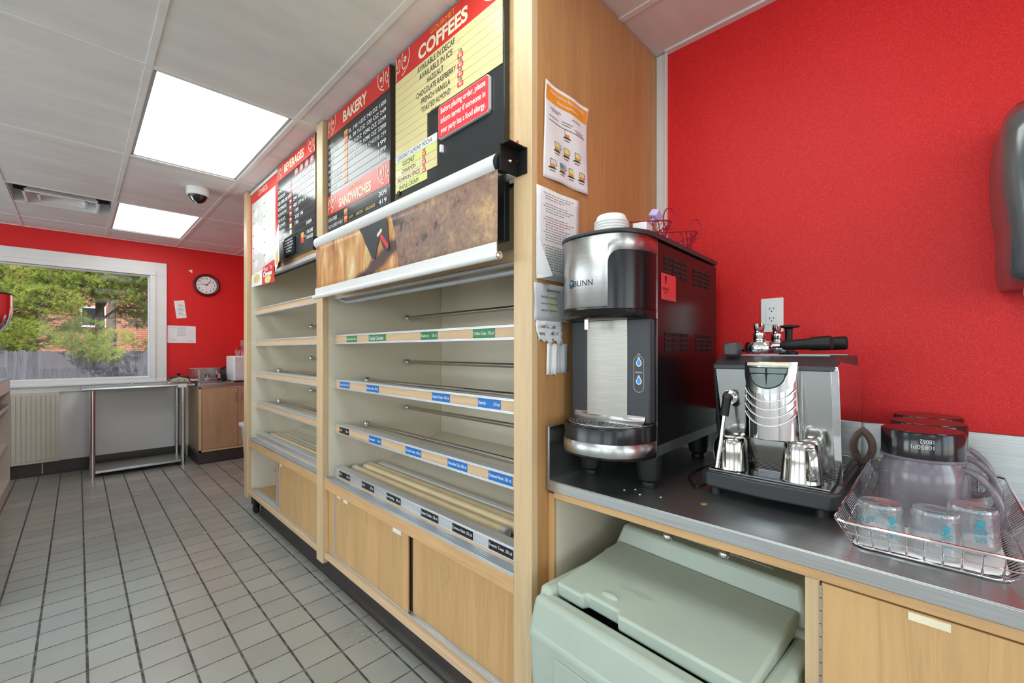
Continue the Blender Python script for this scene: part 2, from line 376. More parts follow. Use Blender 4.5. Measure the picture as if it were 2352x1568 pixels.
# suspended ceiling: tiles and the metal grid; troffers sit in their cells
GX = [.218-.61*4+i*.61 for i in range(7)]
GX = [x for x in GX if XL < x < XW-.03]
GY = [YF+.02, -2.42, -1.2, .02, 1.23, 2.447, 3.653, 4.872, 6.005]
LIGHTS = [(.218, .828, 2.447, 3.653), (.218, .828, 4.872, 6.005), (.218, .828, .02, 1.23), (.218, .828, -2.42, -1.2),
          (-2.222, -1.612, 2.447, 3.653), (-2.222, -1.612, .02, 1.23), (-2.222, -1.612, -2.42, -1.2)]
cm = MB()
holes = [(a+.0, b, c, d) for a, b, c, d in LIGHTS]
xs = sorted(set([XL]+GX+[XW+.1])); ys = sorted(set([YF-.1]+GY[1:]+[YW+.1]))
for i in range(len(xs)-1):
    for j in range(len(ys)-1):
        cx, cy = (xs[i]+xs[i+1])/2, (ys[j]+ys[j+1])/2
        if any(a < cx < b and c < cy < d for a, b, c, d in holes): continue
        if -.392 < cx < .218 and 4.872 < cy < 6.005:
            cm.box(xs[i], xs[i+1], 5.44, ys[j+1], CZ, CZ+.02, 'ceil'); continue
        cm.box(xs[i], xs[i+1], ys[j], ys[j+1], CZ, CZ+.02, 'ceil')
ceil = struct(cm, 'ceiling')
g = MB(); tz = CZ-.0035
for x in GX: g.box(x-.012, x+.012, YF, YW, tz, CZ+.001, 'tee')
for y in GY[1:]:
    g.box(XL, XW, y-.012, y+.012, tz+.0004, CZ+.001, 'tee')
g.box(-.392, .218, 5.434, 5.452, tz+.0008, CZ+.001, 'tee')
g.box(XW-.026, XW, YF, .80, tz-.004, CZ, 'tee'); g.box(XL, XW, YW-.018, YW, tz-.002, CZ, 'tee')
struct(g, 'ceiling_grid', ceil)
rf_ = struct(MB().box(XL-.3, XW+.4, YF-.3, YW+.3, CZ+.35, CZ+.45, 'ceil').box(XL-.1, XL, YF-.1, YW+.1, CZ, CZ+.35, 'ceil').box(XL, XW, YW, YW+.1, CZ, CZ+.35, 'ceil').box(XL, XW, YF-.1, YF, CZ, CZ+.35, 'ceil').box(XW, XW+.1, YF-.1, YW+.1, CZ, CZ+.35, 'ceil'), 'unseen_roof', ceil)  # roof slab and void sides, out of view, added to block the sun
# walls
struct(MB().box(XW, XW+.1, YF-.1, YW+.1, 0, CZ, 'red'), 'wall_right')
WX0, WX1, WZ0, WZ1 = -2.30, .587, .963, 2.140            # the pane
b = MB()
b.box(XL, WX0-.05, YW, YW+.12, 0, CZ, 'white').box(WX1+.05, XW, YW, YW+.12, .86, CZ, 'red')
b.box(WX0-.05, WX1+.05, YW, YW+.12, WZ1+.05, CZ, 'red').box(WX0-.05, XW, YW, YW+.12, 0, .86, 'white').box(WX0-.05, WX1+.05, YW, YW+.12, .86, WZ0-.05, 'white')
b.box(.980, .984, YW-.0015, YW, .86, CZ, 'red')
wb = struct(b, 'wall_back')
def pierced(u0, u1, op, mk):                    # a wall with window openings (u0, u1) between z .75 and 2.25
    m = MB(); e = u0
    for a_, b_ in op: mk(m, e, a_, 0, CZ); mk(m, a_, b_, 0, .75); mk(m, a_, b_, 2.25, CZ); e = b_
    mk(m, e, u1, 0, CZ); return m
LO = [(-1.95, .15), (.65, 2.75), (3.25, 5.35)]; FO = [(-3.25, -1.15), (-.75, 1.35)]  # window openings added in the unseen walls to brighten the room
struct(pierced(YF, YW+.1, LO, lambda m, a_, b_, z0, z1: m.box(XL-.08, XL, a_, b_, z0, z1, 'white')), 'wall_left')
struct(pierced(XL, XW, FO, lambda m, a_, b_, z0, z1: m.box(a_, b_, YF-.08, YF, z0, z1, 'white')), 'wall_front')
n_ = 2
for a_, b_ in LO:  # frames of the added windows, unseen left wall
    m = MB()
    for q in ((a_, a_+.05), (b_-.05, b_), ((a_+b_)/2-.025, (a_+b_)/2+.025)): m.box(XL-.06, XL+.01, q[0], q[1], .75, 2.25, 'trimw')
    m.box(XL-.06, XL+.01, a_, b_, .75, .80, 'trimw').box(XL-.06, XL+.01, a_, b_, 2.20, 2.25, 'trimw'); w_ = struct(m, 'window_%d' % n_); n_ += 1
for a_, b_ in FO:  # frames of the added windows, unseen wall behind the camera
    m = MB()
    for q in ((a_, a_+.05), (b_-.05, b_), ((a_+b_)/2-.025, (a_+b_)/2+.025)): m.box(q[0], q[1], YF-.06, YF+.01, .75, 2.25, 'trimw')
    m.box(a_, b_, YF-.06, YF+.01, .75, .80, 'trimw').box(a_, b_, YF-.06, YF+.01, 2.20, 2.25, 'trimw'); w_ = struct(m, 'window_%d' % n_); n_ += 1
bb = MB().box(XL, .92, YW-.012, YW, 0, .133, 'kick'); bb.box(XL, .92, YW-.022, YW-.012, 0, .012, 'kick')
struct(bb, 'baseboard_back')
struct(MB().box(XW-.012, XW, .797, .8425, 0, CZ-.004, 'trimw').box(XW-.018, XW-.012, .797, .804, 0, CZ-.004, 'trimw'), 'trim_1', bevel=.001)
# window
wf = MB(); o = .151
for (z0, z1) in ((WZ1, WZ1+.155), (WZ0-.122, WZ0)):
    wf.box(WX0-o, WX1+o, YW-.022, YW, z0, z1, 'trimw')
for (x0, x1) in ((WX0-o, WX0), (WX1, WX1+o)): wf.box(x0, x1, YW-.022, YW, WZ0, WZ1, 'trimw')
wn = struct(wf, 'window_1', bevel=.003)
f2 = MB()
def ring(m, x0, x1, z0, z1, w, y0, y1, mat):
    m.box(x0, x1, y0, y1, z1-w, z1, mat).box(x0, x1, y0, y1, z0, z0+w, mat)
    m.box(x0, x0+w, y0, y1, z0+w, z1-w, mat).box(x1-w, x1, y0, y1, z0+w, z1-w, mat)
ring(f2, WX0-.05, WX1+.05, WZ0-.05, WZ1+.05, .05, YW-.034, YW+.03, 'trimw')
ring(f2, WX0-.03, WX1+.03, WZ0-.03, WZ1+.03, .045, YW+.03, YW+.07, 'trimw')
f2.box(WX0-.16, WX1+.155, YW-.055, YW-.02, WZ0-.062, WZ0-.040, 'trimw')
x = struct(f2, 'window_frame', wn, bevel=.004)
struct(MB().box(WX0, WX1, YW+.045, YW+.051, WZ0, WZ1, 'glass'), 'window_pane', wn)
# ================================================================= ceiling lamps
def troffer(a, b_, c, d, label):
    t = thing('ceiling_light', label, 'light', ((a+b_)/2, (c+d)/2, CZ), group='recessed ceiling light panels')
    h = MB(); z = CZ+.001; x0, x1, y0, y1 = a+.0125, b_-.0125, c+.0125, d-.0125
    h.box(x0, x1, y0, y1, CZ+.10, CZ+.11, 'whitepl')
    for q in ((x0, x0+.004, y0, y1), (x1-.004, x1, y0, y1), (x0, x1, y0, y0+.004), (x0, x1, y1-.004, y1)): h.box(*q, z, CZ+.10, 'whitepl')
    ring2 = ((x0+.004, x0+.018, y0, y1), (x1-.018, x1-.004, y0, y1), (x0, x1, y0+.004, y0+.016), (x0, x1, y1-.016, y1-.004))
    for q in ring2: h.box(*q, z+.002, z+.006, 'grey')
    h.build('housing', t)
    MB().box(x0+.016, x1-.016, y0+.014, y1-.014, z+.006, z+.010, 'lens').build('diffuser', t)
    return t
LL = ['large bright ceiling light panel nearest the menu boards', 'smaller-looking bright ceiling light panel farther off, beyond the dome camera']
for i, q in enumerate(LIGHTS): troffer(*q, LL[i] if i < 2 else 'ceiling light panel outside the picture, row above or behind the camera %s' % ['over the counter aisle', 'behind in the aisle', 'at the far left', 'at the mid left', 'at the rear left'][i-2])
# air vent
t = thing('ceiling_vent', 'square louvred air vent set in the ceiling left of the far light panel', 'vent', (-.08, 5.155, CZ))
v = MB(); vx0, vx1, vy0, vy1 = -.378, .205, 4.886, 5.430
v.box(vx0, vx1, vy0, vy1, CZ+.10, CZ+.105, 'heads')
for q in ((vx0, vx0+.005, vy0, vy1), (vx1-.005, vx1, vy0, vy1), (vx0, vx1, vy0, vy0+.005), (vx0, vx1, vy1-.005, vy1)): v.box(*q, CZ+.001, CZ+.10, 'whitepl')
v.build('housing', t)
for i, (s_, zz) in enumerate(((.075, .0), (.15, .012))):
    r = MB(); x0, x1, y0, y1 = vx0+s_, vx1-s_, vy0+s_, vy1-s_; k = .055; z0 = CZ-.018+zz; z1 = CZ+.06; th = .014
    O = [(x0,y0),(x1,y0),(x1,y1),(x0,y1)]; I = [(x0+k,y0+k),(x1-k,y0+k),(x1-k,y1-k),(x0+k,y1-k)]
    for a in range(4):
        b2 = (a+1) % 4
        r.add([(*O[a], z0), (*O[b2], z0), (*I[b2], z1), (*I[a], z1)], [(0,1,2,3)], 'whitepl')
    r.box(x0, x1, y0, y0+th, z0-.002, z0+.006, 'whitepl').box(x0, x1, y1-th, y1, z0-.002, z0+.006, 'whitepl').box(x0, x0+th, y0, y1, z0-.002, z0+.006, 'whitepl').box(x1-th, x1, y0, y1, z0-.002, z0+.006, 'whitepl')
    r.build('louver', t)
# dome camera
t = thing('dome_camera', 'white round security camera with dark dome on the ceiling', 'camera', (.645, 4.02, CZ-.001))
MB().lathe([(.072, 0), (.072, -.055), (.062, -.062)], (.645, 4.02, CZ-.001), 'whitepl', 32).build('mount', t, bevel=.003)
MB().lathe([(.060, -.058), (.055, -.080), (.042, -.100), (.022, -.113), (.003, -.117)], (.645, 4.02, CZ-.001), 'blackgloss', 32).build('dome', t)
MB().lathe([(.0605, -.060), (.0605, -.066)], (.645, 4.02, CZ-.001), 'black', 32).tube([(.645-.05, 4.02-.03, CZ-.072), (.645-.035, 4.02-.035, CZ-.105), (.645-.01, 4.02-.02, CZ-.122)], .006, 'chrome').build('trim_ring', t)
# wall clock
F = FR((1.126, YW-.001, 2.085), (1,0,0), (0,0,1))
t = thing('wall_clock', 'round clock with maroon rim on the red wall', 'clock', (1.126, YW, 1.945))
MB().lathe([(.132, 0), (.139, .01), (.139, .022), (.125, .038), (.112, .034), (.106, .020), (.106, .0)], (1.126, YW, 2.085), 'maroon', 40, ax=(0,-1,0)).build('rim', t)
fc = MB().disc(F, 0, 0, .108, .108, 'whitep', d=.014, t=.004, n=40)
for k in range(1, 13):
    a = PI/2-k*PI/6; fc.txt(F, str(k), .083*math.cos(a), .083*math.sin(a)-.010, .021, 'ink', al='c', d=.0185, bold=.02)
fc.build('dial', t, ang=30)
h = MB().rib(F, [(.012, .004), (-.065, .009)], .006, 'ink', d=.021).rib(F, [(-.008, -.008), (.043, .052)], .006, 'ink', d=.022).disc(F, 0, 0, .006, .006, 'ink', d=.0215)
h.build('hands', t)
# notices on the far wall
def sheet(fr, pts, mat, d=.0012, t=.0006):
    return MB().slab(pts, fr, d, d+t, mat)
F0 = FR((0, YW, 0), (1,0,0), (0,0,1))
m = sheet(F0, [(.832,1.655),(.929,1.669),(.905,1.880),(.806,1.866)], 'paper')
for i in range(9): m.rect(F0, .845+.0, .91-.012*(i % 3), 1.70+.016*i, 1.7035+.016*i, 'inkgrey', d=.0019)
single(m, 'paper_notice', 'small tilted paper slip on the red wall left of and below the clock', 'notice')
m = sheet(F0, [(.746,1.362),(1.020,1.362),(1.018,1.568),(.746,1.570)], 'paper', d=.0025)
for i in range(8): m.rect(F0, .835, .93-.01*(i % 3), 1.45+.012*i, 1.452+.012*i, 'inkgrey', d=.0034)
for u0, u1, vv in ((.765,.82,1.545), (.84,.93,1.555), (.77,.83,1.395), (.94,1.0,1.385)): m.rect(F0, u0, u1, vv, vv+.003, 'inkgrey', d=.0034)
single(m, 'paper_notice', 'wide white form sheet on the red wall beside the window casing', 'notice')
m = MB().slab([(.945,2.248),(.985,2.262),(.985,2.216)], F0, .001, .0016, 'creamp')
single(m, 'paper_scrap', 'tiny torn triangle of paper stuck above the clock', 'scrap')
m = MB().box(-.95, -.135, YW-.045, YW-.001, .136, .845, 'ctr')
for i in range(24): m.box(-.93+i*.0335, -.93+i*.0335+.0285, YW-.050, YW-.045, .165, .820, 'ctr')
single(m, 'ribbed_panel', 'cream ribbed cover panel on the wall under the left of the window', 'panel')
single(MB().box(-.258, -.252, YW-.014, YW-.0125, .02, .125, 'paper'), 'tape_strip', 'short white strip on the dark skirting under the ribbed panel', 'tape')
# ================================================================= the display case (two bays)
XF = .936
def case(name, label, y0, y1, right):
    t = thing(name, label, 'display case', (XF+.38, (y0+y1)/2, 0))
    return t
tR = case('display_case', 'tall maple bakery case, nearer bay with labelled shelves under the printed roller shade', .843, 2.428, True)
tL = case('display_case', 'tall maple bakery case, farther bay with plain shelves under the beverages board', 2.43, 3.90, False)
def hdr(t, y0, y1):
    # fascia behind the boards, its aluminium track, back panel, deck
    MB().box(.972, .99, y0, y1, 1.831, CZ-.006, 'woody').build('fascia', t)
    MB().box(.956, .985, y0, y1, 1.807, 1.830, 'alu').box(.985, 1.0, y0, y1, 1.80, 1.83, 'black').build('header_track', t, bevel=.002)
    MB().box(1.701, 1.722, y0-.001, y1+.001, .0, CZ-.006, 'cream').build('back_panel', t)
    d = MB(); d.add([(.995,y0,.588),(.995,y1,.588),(1.20,y1,.592),(1.20,y0,.592),(1.701,y1,.735),(1.701,y0,.735)], [(0,3,2,1),(3,5,4,2)], 'cream')
    d.box(.975, 1.70, y0, y1, .562, .586, 'cream')
    d.build('deck', t)
    MB().box(XF, .952, y0, y1, .524, .576, 'woody').box(.952, .995, y0, y1, .524, .562, 'woody').box(.981, .997, y0, y1, .562, .590, 'woody_pale').build('rail', t, bevel=.0015)
    a = MB().box(XF+.001, .979, y0+.001, y1-.001, .5765, .5795, 'alu')
    for i in range(5): a.box(XF+.001+i*.0092, XF+.0035+i*.0092, y0+.001, y1-.001, .5795, .588, 'alu')
    a.build('slide_track', t)
    a = MB().box(.953, .990, y0+.001, y1-.001, .178, .181, 'alu')
    for i in range(3): a.box(.953+i*.016, .9555+i*.016, y0+.001, y1-.001, .181, .191, 'alu')
    a.build('lower_track', t)
    MB().box(XF, .953, y0, y1, .150, .178, 'woody_pale').box(.953, 1.70, y0, y1, .150, .178, 'woodin').build('bottom_board', t, bevel=.001)
hdr(tR, .918, 2.344); hdr(tL, 2.4325, 3.819)
# uprights
MB().box(XF, 1.722, .843, .899, .0, CZ-.006, 'wood_bounce').build('side_panel', tR, bevel=.001)
e = MB().box(XF-.001, .962, .8425, .917, .0, CZ-.007, 'woodp')
e.build('post', tR, bevel=.002)
MB().box(.962, 1.70, .899, .9175, .15, CZ-.007, 'cream').build('liner', tR)
MB().box(XF-.012, .955, 2.345, 2.428, .124, CZ-.007, 'woodp').build('post', tR, bevel=.002)
mm = MB().box(.955, 1.70, 2.3455, 2.4280, .15, CZ-.008, 'cream'); mm.build('liner', tR)
MB().box(.955, 1.70, 2.4287, 2.4320, .15, CZ-.008, 'cream').build('liner', tL)
MB().box(XF-.012, .955, 3.820, 3.900, .122, CZ-.007, 'woodp').build('post', tL, bevel=.002)
MB().box(.955, 1.722, 3.865, 3.900, .122, CZ-.008, 'woodz').build('side_panel', tL)
MB().box(.955, 1.70, 3.8205, 3.864, .15, CZ-.009, 'cream').build('liner', tL)
# toe kick with coved foot
def kick(t, y0, y1):
    k = MB().box(1.003, 1.02, y0, y1, 0, .150, 'kick')
    P = [(1.003,.03),(1.0005,.012),(.994,.004),(.985,.0005),(.985,-.0001),(1.003,-.0001)]
    k.slab([(x_, z_) for x_, z_ in P], FR((0,y1,0),(1,0,0),(0,0,1)), 0, y1-y0, 'kick')
    k.build('toe_kick', t)
kick(tR, .90, 2.4280); kick(tL, 2.4290, 3.74)
# doors
def door(t, y0, y1, x0, edge_hi=True):
    d = MB().box(x0, x0+.007, y0, y1, .1905, .524, 'woodz').build('door', t)
    if edge_hi: MB().box(x0-.003, x0+.010, y1-.014, y1+.001, .189, .524, 'alu').build('edge_strip', d)
    return d
MB().box(.955, .975, 2.262, 2.3445, .178, .524, 'woodz').build('stile', tR)
door(tR, 1.548, 2.262, .9565)
d2 = door(tR, .918, 1.60, .9725, False)
MB().box(.9715, .9725, 1.536, 1.60, .19, .524, 'kick').build('door_gap_strip', d2)
door(tL, 2.431, 3.165, .9565); door(tL, 2.60, 3.27, .9725)
MB().box(.954, .958, 1.60, 1.665, .492, .514, 'whitep').build('paper_tag', tR)
MB().box(.9545, .9562, 2.19, 2.235, .500, .512, 'creamp').build('paper_tag', tR); MB().box(.9545, .9562, 2.11, 2.155, .494, .51, 'whitep').build('paper_tag', tR)
MB().box(.9545, .9562, 3.10, 3.135, .494, .512, 'whitep').build('paper_tag', tL)
for t_, Y_, Z_ in ((tL, 3.81, .30), (tL, 3.81, .42)): MB().sphere((1.12, Y_, Z_), .006, 'brassy').build('shelf_pin', t_)
MB().box(1.05, 1.07, 3.20, 3.26, .18, .52, 'cream').box(1.25, 1.27, 3.30, 3.815, .18, .52, 'cream').build('inner_divider', tL)
# shelves
TAGC = {'g': 'greenp', 'b': 'bluep', 'k': 'blackgloss'}
def shelf(t, y0, y1, z, tags, alu=False, name='shelf'):
    s = MB().box(.9905, 1.012, y0, y1, z-.046, z-.004, 'alu' if alu else 'woody_pale').build(name, t)
    r = MB().box(.986, 1.035, y0, y1, z-.004, z, 'alu').box(.986, 1.012, y0, y1, z-.050, z-.046, 'alu').box(.986, .9885, y0, y1, z-.009, z-.004, 'alu').box(.986, .9885, y0, y1, z-.046, z-.041, 'alu')
    r.build('edge_trim', s, bevel=.0008)
    fr = FR((.9902, 0, z-.050), (0,-1,0), (0,0,1))
    for (ya, yb, c, a, b_) in tags:
        m = MB().rect(fr, -ya, -yb, .006, .044, TAGC[c], t=.001); wdt = ya-yb
        if a == 'Double Chocolate': m.txt(fr, a, -ya+.01, .016, .018, 'whitep', w=wdt*.82, d=.0016, bold=.015)
        else:
            m.txt(fr, a, -ya+.004, .020, .011, 'whitep', w=min(wdt*.62, .0062*len(a)), d=.0016, bold=.01)
            m.txt(fr, b_, -yb-.004, .020, .011, 'whitep', w=.030, al='r', d=.0016, bold=.01)
        m.build('name_tag', s, label={'g': 'green', 'b': 'blue', 'k': 'black'}[c]+' name tag reading '+a)
    return s
ya, yb = 2.343, .919
shelf(tR, yb, ya, 1.600, [])
shelf(tR, yb, ya, 1.355, [(2.196,2.079,'g','Chocolate Chip','730 cal'),(1.952,1.790,'g','Double Chocolate',''),(1.504,1.389,'g','Blueberry','620 cal'),(1.174,1.060,'g','Coffee Cake','730 cal')])
shelf(tR, yb, ya, 1.114, [(2.280,2.162,'b','Cinnamon Stick','450 cal'),(1.975,1.856,'b','Blueberry Stick','440 cal'),(1.424,1.309,'b','Apple Fritter','360 cal'),(1.146,1.031,'b','Danish','310 cal')])
shelf(tR, yb, ya, .871, [(2.286,2.171,'k','Plain','320 cal'),(1.950,1.833,'b','Croissant','310 cal'),(1.621,1.502,'b','Chocolate Croissant','460 cal'),(1.322,1.206,'b','Chocolate Chip','520 cal'),(1.091,.976,'b','Oatmeal Raisin','530 cal')])
shelf(tR, yb, ya, .635, [(2.286,2.160,'k','Plain','320 cal'),(2.026,1.903,'k','Onion','330 cal'),(1.782,1.663,'k','Everything','400 cal'),(1.502,1.384,'k','Jalapeno Cheddar','330 cal'),(1.293,1.175,'k','Cinnamon Raisin','370 cal'),(1.090,.973,'k','French Toast','350 cal')], alu=True)
ya, yb = 3.818, 2.432
for z in (1.600, 1.355, 1.110, .870): shelf(tL, yb, ya, z, [])
shelf(tL, yb, ya, .629, [], alu=True)
for y in (2.20, 2.05): MB().tube([(1.03, y, 1.545), (1.06, y, 1.535), (1.09, y-.02, 1.545)], .006, 'alu').build('clip', tR)
MB().tube([(.99, 2.28, 1.545), (1.02, 2.25, 1.532), (1.02, .95, 1.532)], .009, 'grey').build('lamp_rail', tR)
# chrome tension rods wedged between the uprights: things of their own
def rod(x, z, y0, y1, label):
    t = thing('tension_rod', label, 'rod', (x, (y0+y1)/2, z-.012), group='chrome tension rods across the bakery case')
    MB().tube([(x, y0+.004, z), (x, y1-.03, z)], .0115, 'rod', 16).build('bar', t)
    for a, s_ in ((y1, -1), (y0, 1)):
        MB().lathe([(.004, 0), (.012, .006), (.019, .022), (.019, .034), (.0145, .036), (.0145, .050), (.012, .052)], (x, a, z), 'chrome', 20, ax=(0, s_, 0)).build('end_cap', t)
for x, z, nm in ((1.427, 1.470, 'back rod above the green tags'), (1.427, 1.200, 'back rod above the four blue tags'), (1.427, .921, 'back rod above the five-tag shelf'), (1.164, 1.100, 'front rod above the four blue tags'), (1.164, .850, 'front rod above the five-tag shelf')):
    rod(x, z, .9178, 2.3452, 'chrome tension rod in the nearer bay, '+nm)
for x, z, nm in ((1.403, 1.476, 'top one at the back'), (1.403, 1.206, 'middle one at the back'), (1.403, .930, 'lowest one at the back'), (1.150, 1.106, 'upper front one'), (1.150, .860, 'lower front one')):
    rod(x, z, 2.4324, 3.8202, 'chrome tension rod in the farther bay, '+nm)
# yellowed tubes lying on the bottom deck
def ltube(x, z, y0, y1, r, label, bay):
    t = thing('plastic_tube', label, 'tube', (x, (y0+y1)/2, z-r), group='yellowed tubes on the bottom deck of the '+bay)
    MB().tube([(x, y0, z), (x, y1, z)], r, 'tube', 18).build('sleeve', t)
    for a, s_ in ((y1, 1), (y0, -1)):
        MB().lathe([(r+.002, -.018), (r+.002, .004), (r-.004, .008), (r-.006, .002)], (x, a, z), 'capgrey', 18, ax=(0, s_, 0)).build('end_cap', t)
ltube(1.045, .607, 1.13, 2.27, .015, 'thin yellowed tube at the very front of the nearer deck', 'nearer bay')
ltube(1.0855, .614, 1.10, 2.30, .020, 'yellowed tube second from the front of the nearer deck', 'nearer bay')
ltube(1.1335, .616, .93, 2.26, .023, 'thickest yellowed tube, third from the front of the nearer deck', 'nearer bay')
ltube(1.181, .613, .93, 2.31, .019, 'yellowed tube farthest back on the nearer deck', 'nearer bay')
ltube(1.060, .611, 2.45, 3.66, .019, 'yellowed tube at the front of the farther deck', 'farther bay')
ltube(1.110, .607, 2.45, 3.70, .014, 'thin yellowed tube at the back of the farther deck', 'farther bay')
single(MB().box(1.210, 1.240, .93, 2.28, .606, .630, 'whitepl'), 'white_channel', 'long white plastic channel lying behind the yellowed tubes', 'channel', bevel=.003)
single(MB().box(1.150, 1.170, 2.46, 3.66, .593, .610, 'whitepl'), 'white_channel', 'thin white plastic channel at the back of the farther deck', 'channel', bevel=.003)
# ================================================================= menu boards
BX = .947; BXK = .971
def BF(y): return FR((BX, y, 0), (0,-1,0), (0,0,1))      # drawing frame on a board face, u from its far edge
def swirl(m, fr, u, v, s, mat='creamp', mir=1, d=.0022):
    def P(pts): return [(u+mir*x*s, v+y*s) for x, y in pts]
    def bez(a, b, c, e, n=10): return [tuple((1-t)**3*a[i]+3*(1-t)**2*t*b[i]+3*(1-t)*t*t*c[i]+t**3*e[i] for i in (0,1)) for t in (k/n for k in range(n+1))]
    m.rib(fr, P(bez((0,0),(.05,.75),(.38,1.1),(.30,.55))), .05*s, mat, d)
    m.rib(fr, P(bez((.30,.55),(.25,.15),(0,.2),(.04,.95))+[]), .04*s, mat, d)
    m.rib(fr, P(bez((.52,.98),(.36,.55),(.55,.1),(.72,.36))), .05*s, mat, d)
    m.rib(fr, P(bez((.98,1.0),(1.12,.55),(.9,.2),(.45,.08))), .05*s, mat, d)
    m.disc(fr, u+mir*.70*s, v+.66*s, .115*s, .115*s, mat, d=d, n=16); m.disc(fr, u+mir*.70*s, v+.66*s, .045*s, .045*s, 'inkgrey', d=d+.0004, n=10)
def board(label, yf, yn, z0, z1):
    t = thing('menu_board', label, 'menu board', (BX+.012, (yf+yn)/2, z0))
    MB().box(BX, BXK, yn, yf, z0, z1, 'board').build('panel', t, bevel=.001)
    return t, BF(yf), yf-yn
# --- Gourmet coffees
t, f, W = board('large menu board headed COFFEES with pale yellow slats', 1.629, .970, 1.62, 2.507)
h = MB().rect(f, .003, W-.004, 2.398, 2.505, 'redp', t=.0012)
h.txt(f, 'COFFEES', .175, 2.415, .050, 'creamp', w=.305, d=.0018, bold=.035); h.txt(f, 'GOURMET', .255, 2.476, .020, 'goldp', w=.155, d=.0018, bold=.02)
swirl(h, f, .008, 2.402, .100); swirl(h, f, W-.008, 2.402, .100, mir=-1); h.build('header', t)
s = MB(); n = 10; zt, zb = 2.396, 2.180; ph = .0308
zz = 2.396; k = 0
while zz-ph > 2.06:
    u1 = W-.006 if zz-ph > 2.17 else (.235)
    s.rect(f, .004, u1, zz-ph+.0012, zz, 'yellowp', d=.0004, t=.0022); zz -= ph; k += 1
s.build('slat', t, label='pale yellow slats with drink names')
lo = MB()
for i, (c, txt_) in enumerate((('whitep','COCONUT ALMOND MOCHA'), ('limep','COCONUT'), ('yellowp','CINNAMON'), ('yellowp','PUMPKIN SPICE'), ('limep','MAPLE CREAM'))):
    z1_ = zz-i*.0315; lo.rect(f, .004, .300 if i < 4 else .235, z1_-.0302, z1_, c, d=.0004, t=.0024)
    lo.txt(f, txt_, .105 if i else .145, z1_-.024, .018, 'ink', w=min(.25, .0128*len(txt_)), d=.0032, al='c', bold=.012)
    if 0 < i < 4:
        lo.rect(f, .205, .229, z1_-.030, z1_-.015, 'pinkred', d=.003, t=.0006); lo.txt(f, '40', .217, z1_-.028, .010, 'whitep', w=.014, d=.0042, al='c', bold=.02)
        lo.txt(f, '10', .217, z1_-.012, .010, 'ink', w=.014, d=.0036, al='c', bold=.02)
lo.build('slat', t, label='lower cream and lime slats with drink names')
l = MB()
names = ['AVAILABLE IN DECAF', 'AVAILABLE IN ICE', 'HAZELNUT', 'CHOCOLATE RASPBERRY', 'FRENCH VANILLA', 'TOASTED ALMOND', 'MOCHA']
for i, nm in enumerate(names):
    v_ = 2.366-i*.0335; l.txt(f, nm, .290, v_, .0215, 'ink', w=.0133*len(nm), d=.0034, al='c', bold=.006)
    if 2 <= i <= 5:
        v2 = v_+.004; l.rect(f, .425, .457, v2-.004, v2+.013, 'pinkred', d=.003, t=.0006); l.txt(f, '40', .441, v2-.001, .011, 'whitep', w=.017, d=.0042, al='c', bold=.02)
        l.txt(f, '10', .441, v2+.016, .011, 'ink', w=.017, d=.0034, al='c', bold=.02)
l.build('lettering', t)
MB().rect(f, .330, .340, 2.00, 2.026, 'whitep', t=.012).build('clip', t); MB().rect(f, .165, .176, 1.852, 1.874, 'whitep', t=.012).build('clip', t)
MB().rect(f, .022, .040, 1.920, 1.936, 'black', t=.006).build('clip', t)
# allergy sign
g_ = thing('allergy_sign', 'red allergy notice with white lettering mounted on the coffees board', 'sign', (BX-.005, 1.17, 2.04))
a = FR((BX-.012, 1.306, 2.046), (0,-1,0), (0,0,1)); ww, hh = .278, .122; r_ = .008
pts = [(r_,0),(ww-r_,0),(ww,r_),(ww,hh-r_),(ww-r_,hh),(r_,hh),(0,hh-r_),(0,r_)]
MB().slab(pts, a, -.010, 0, 'capgrey').build('backing', g_)
MB().slab([(p*.985+.002, q*.965+.002) for p, q in pts], a, 0, .0008, 'pinkred').build('face', g_)
l = MB()
for i, s_ in enumerate(('Before placing order, please', 'inform server if someone in', 'your party has a food allergy.')): l.txt(a, s_, ww/2, .090-i*.036, .021, 'whitep', w=.245, al='c', d=.0014, bold=.018)
l.build('lettering', g_)
# --- Bakery
t, f, W = board('tall black menu board headed BAKERY and SANDWICHES', 2.333, 1.674, 1.848, 2.507)
h = MB().rect(f, .003, W-.004, 2.404, 2.505, 'redp', t=.0012); h.txt(f, 'BAKERY', .195, 2.428, .052, 'creamp', w=.255, d=.0018, bold=.035)
swirl(h, f, .008, 2.408, .095); swirl(h, f, W-.008, 2.408, .095, mir=-1); h.build('header', t)
h = MB().rect(f, .003, W-.004, 1.993, 2.094, 'redp', t=.0012); h.txt(f, 'SANDWICHES', .145, 2.008, .044, 'creamp', w=.345, d=.0018, bold=.035); h.txt(f, 'BREAKFAST', .255, 2.066, .018, 'goldp', w=.15, d=.0018, bold=.01)
swirl(h, f, .008, 1.997, .095); swirl(h, f, W-.008, 1.997, .095, mir=-1); h.build('header', t)
l = MB(); rows = [('DONUTS','3L .140  ½DZ   740  DZ 1500'), ('DONUT HOLES','3L  28  ½DZ   120  DZ  249'), ('MUFFINS','   199  ½DZ 1090  DZ 2299'), ('PASTRY','   199  ½DZ 1090  DZ 2200'), ('BAGEL','   129  W/CREAM CHEESE  299'), ('CINNAMON STICKS','                      199'), ('BLUEBERRY STICKS','                      199'), ('CROISSANTS','                      195')]
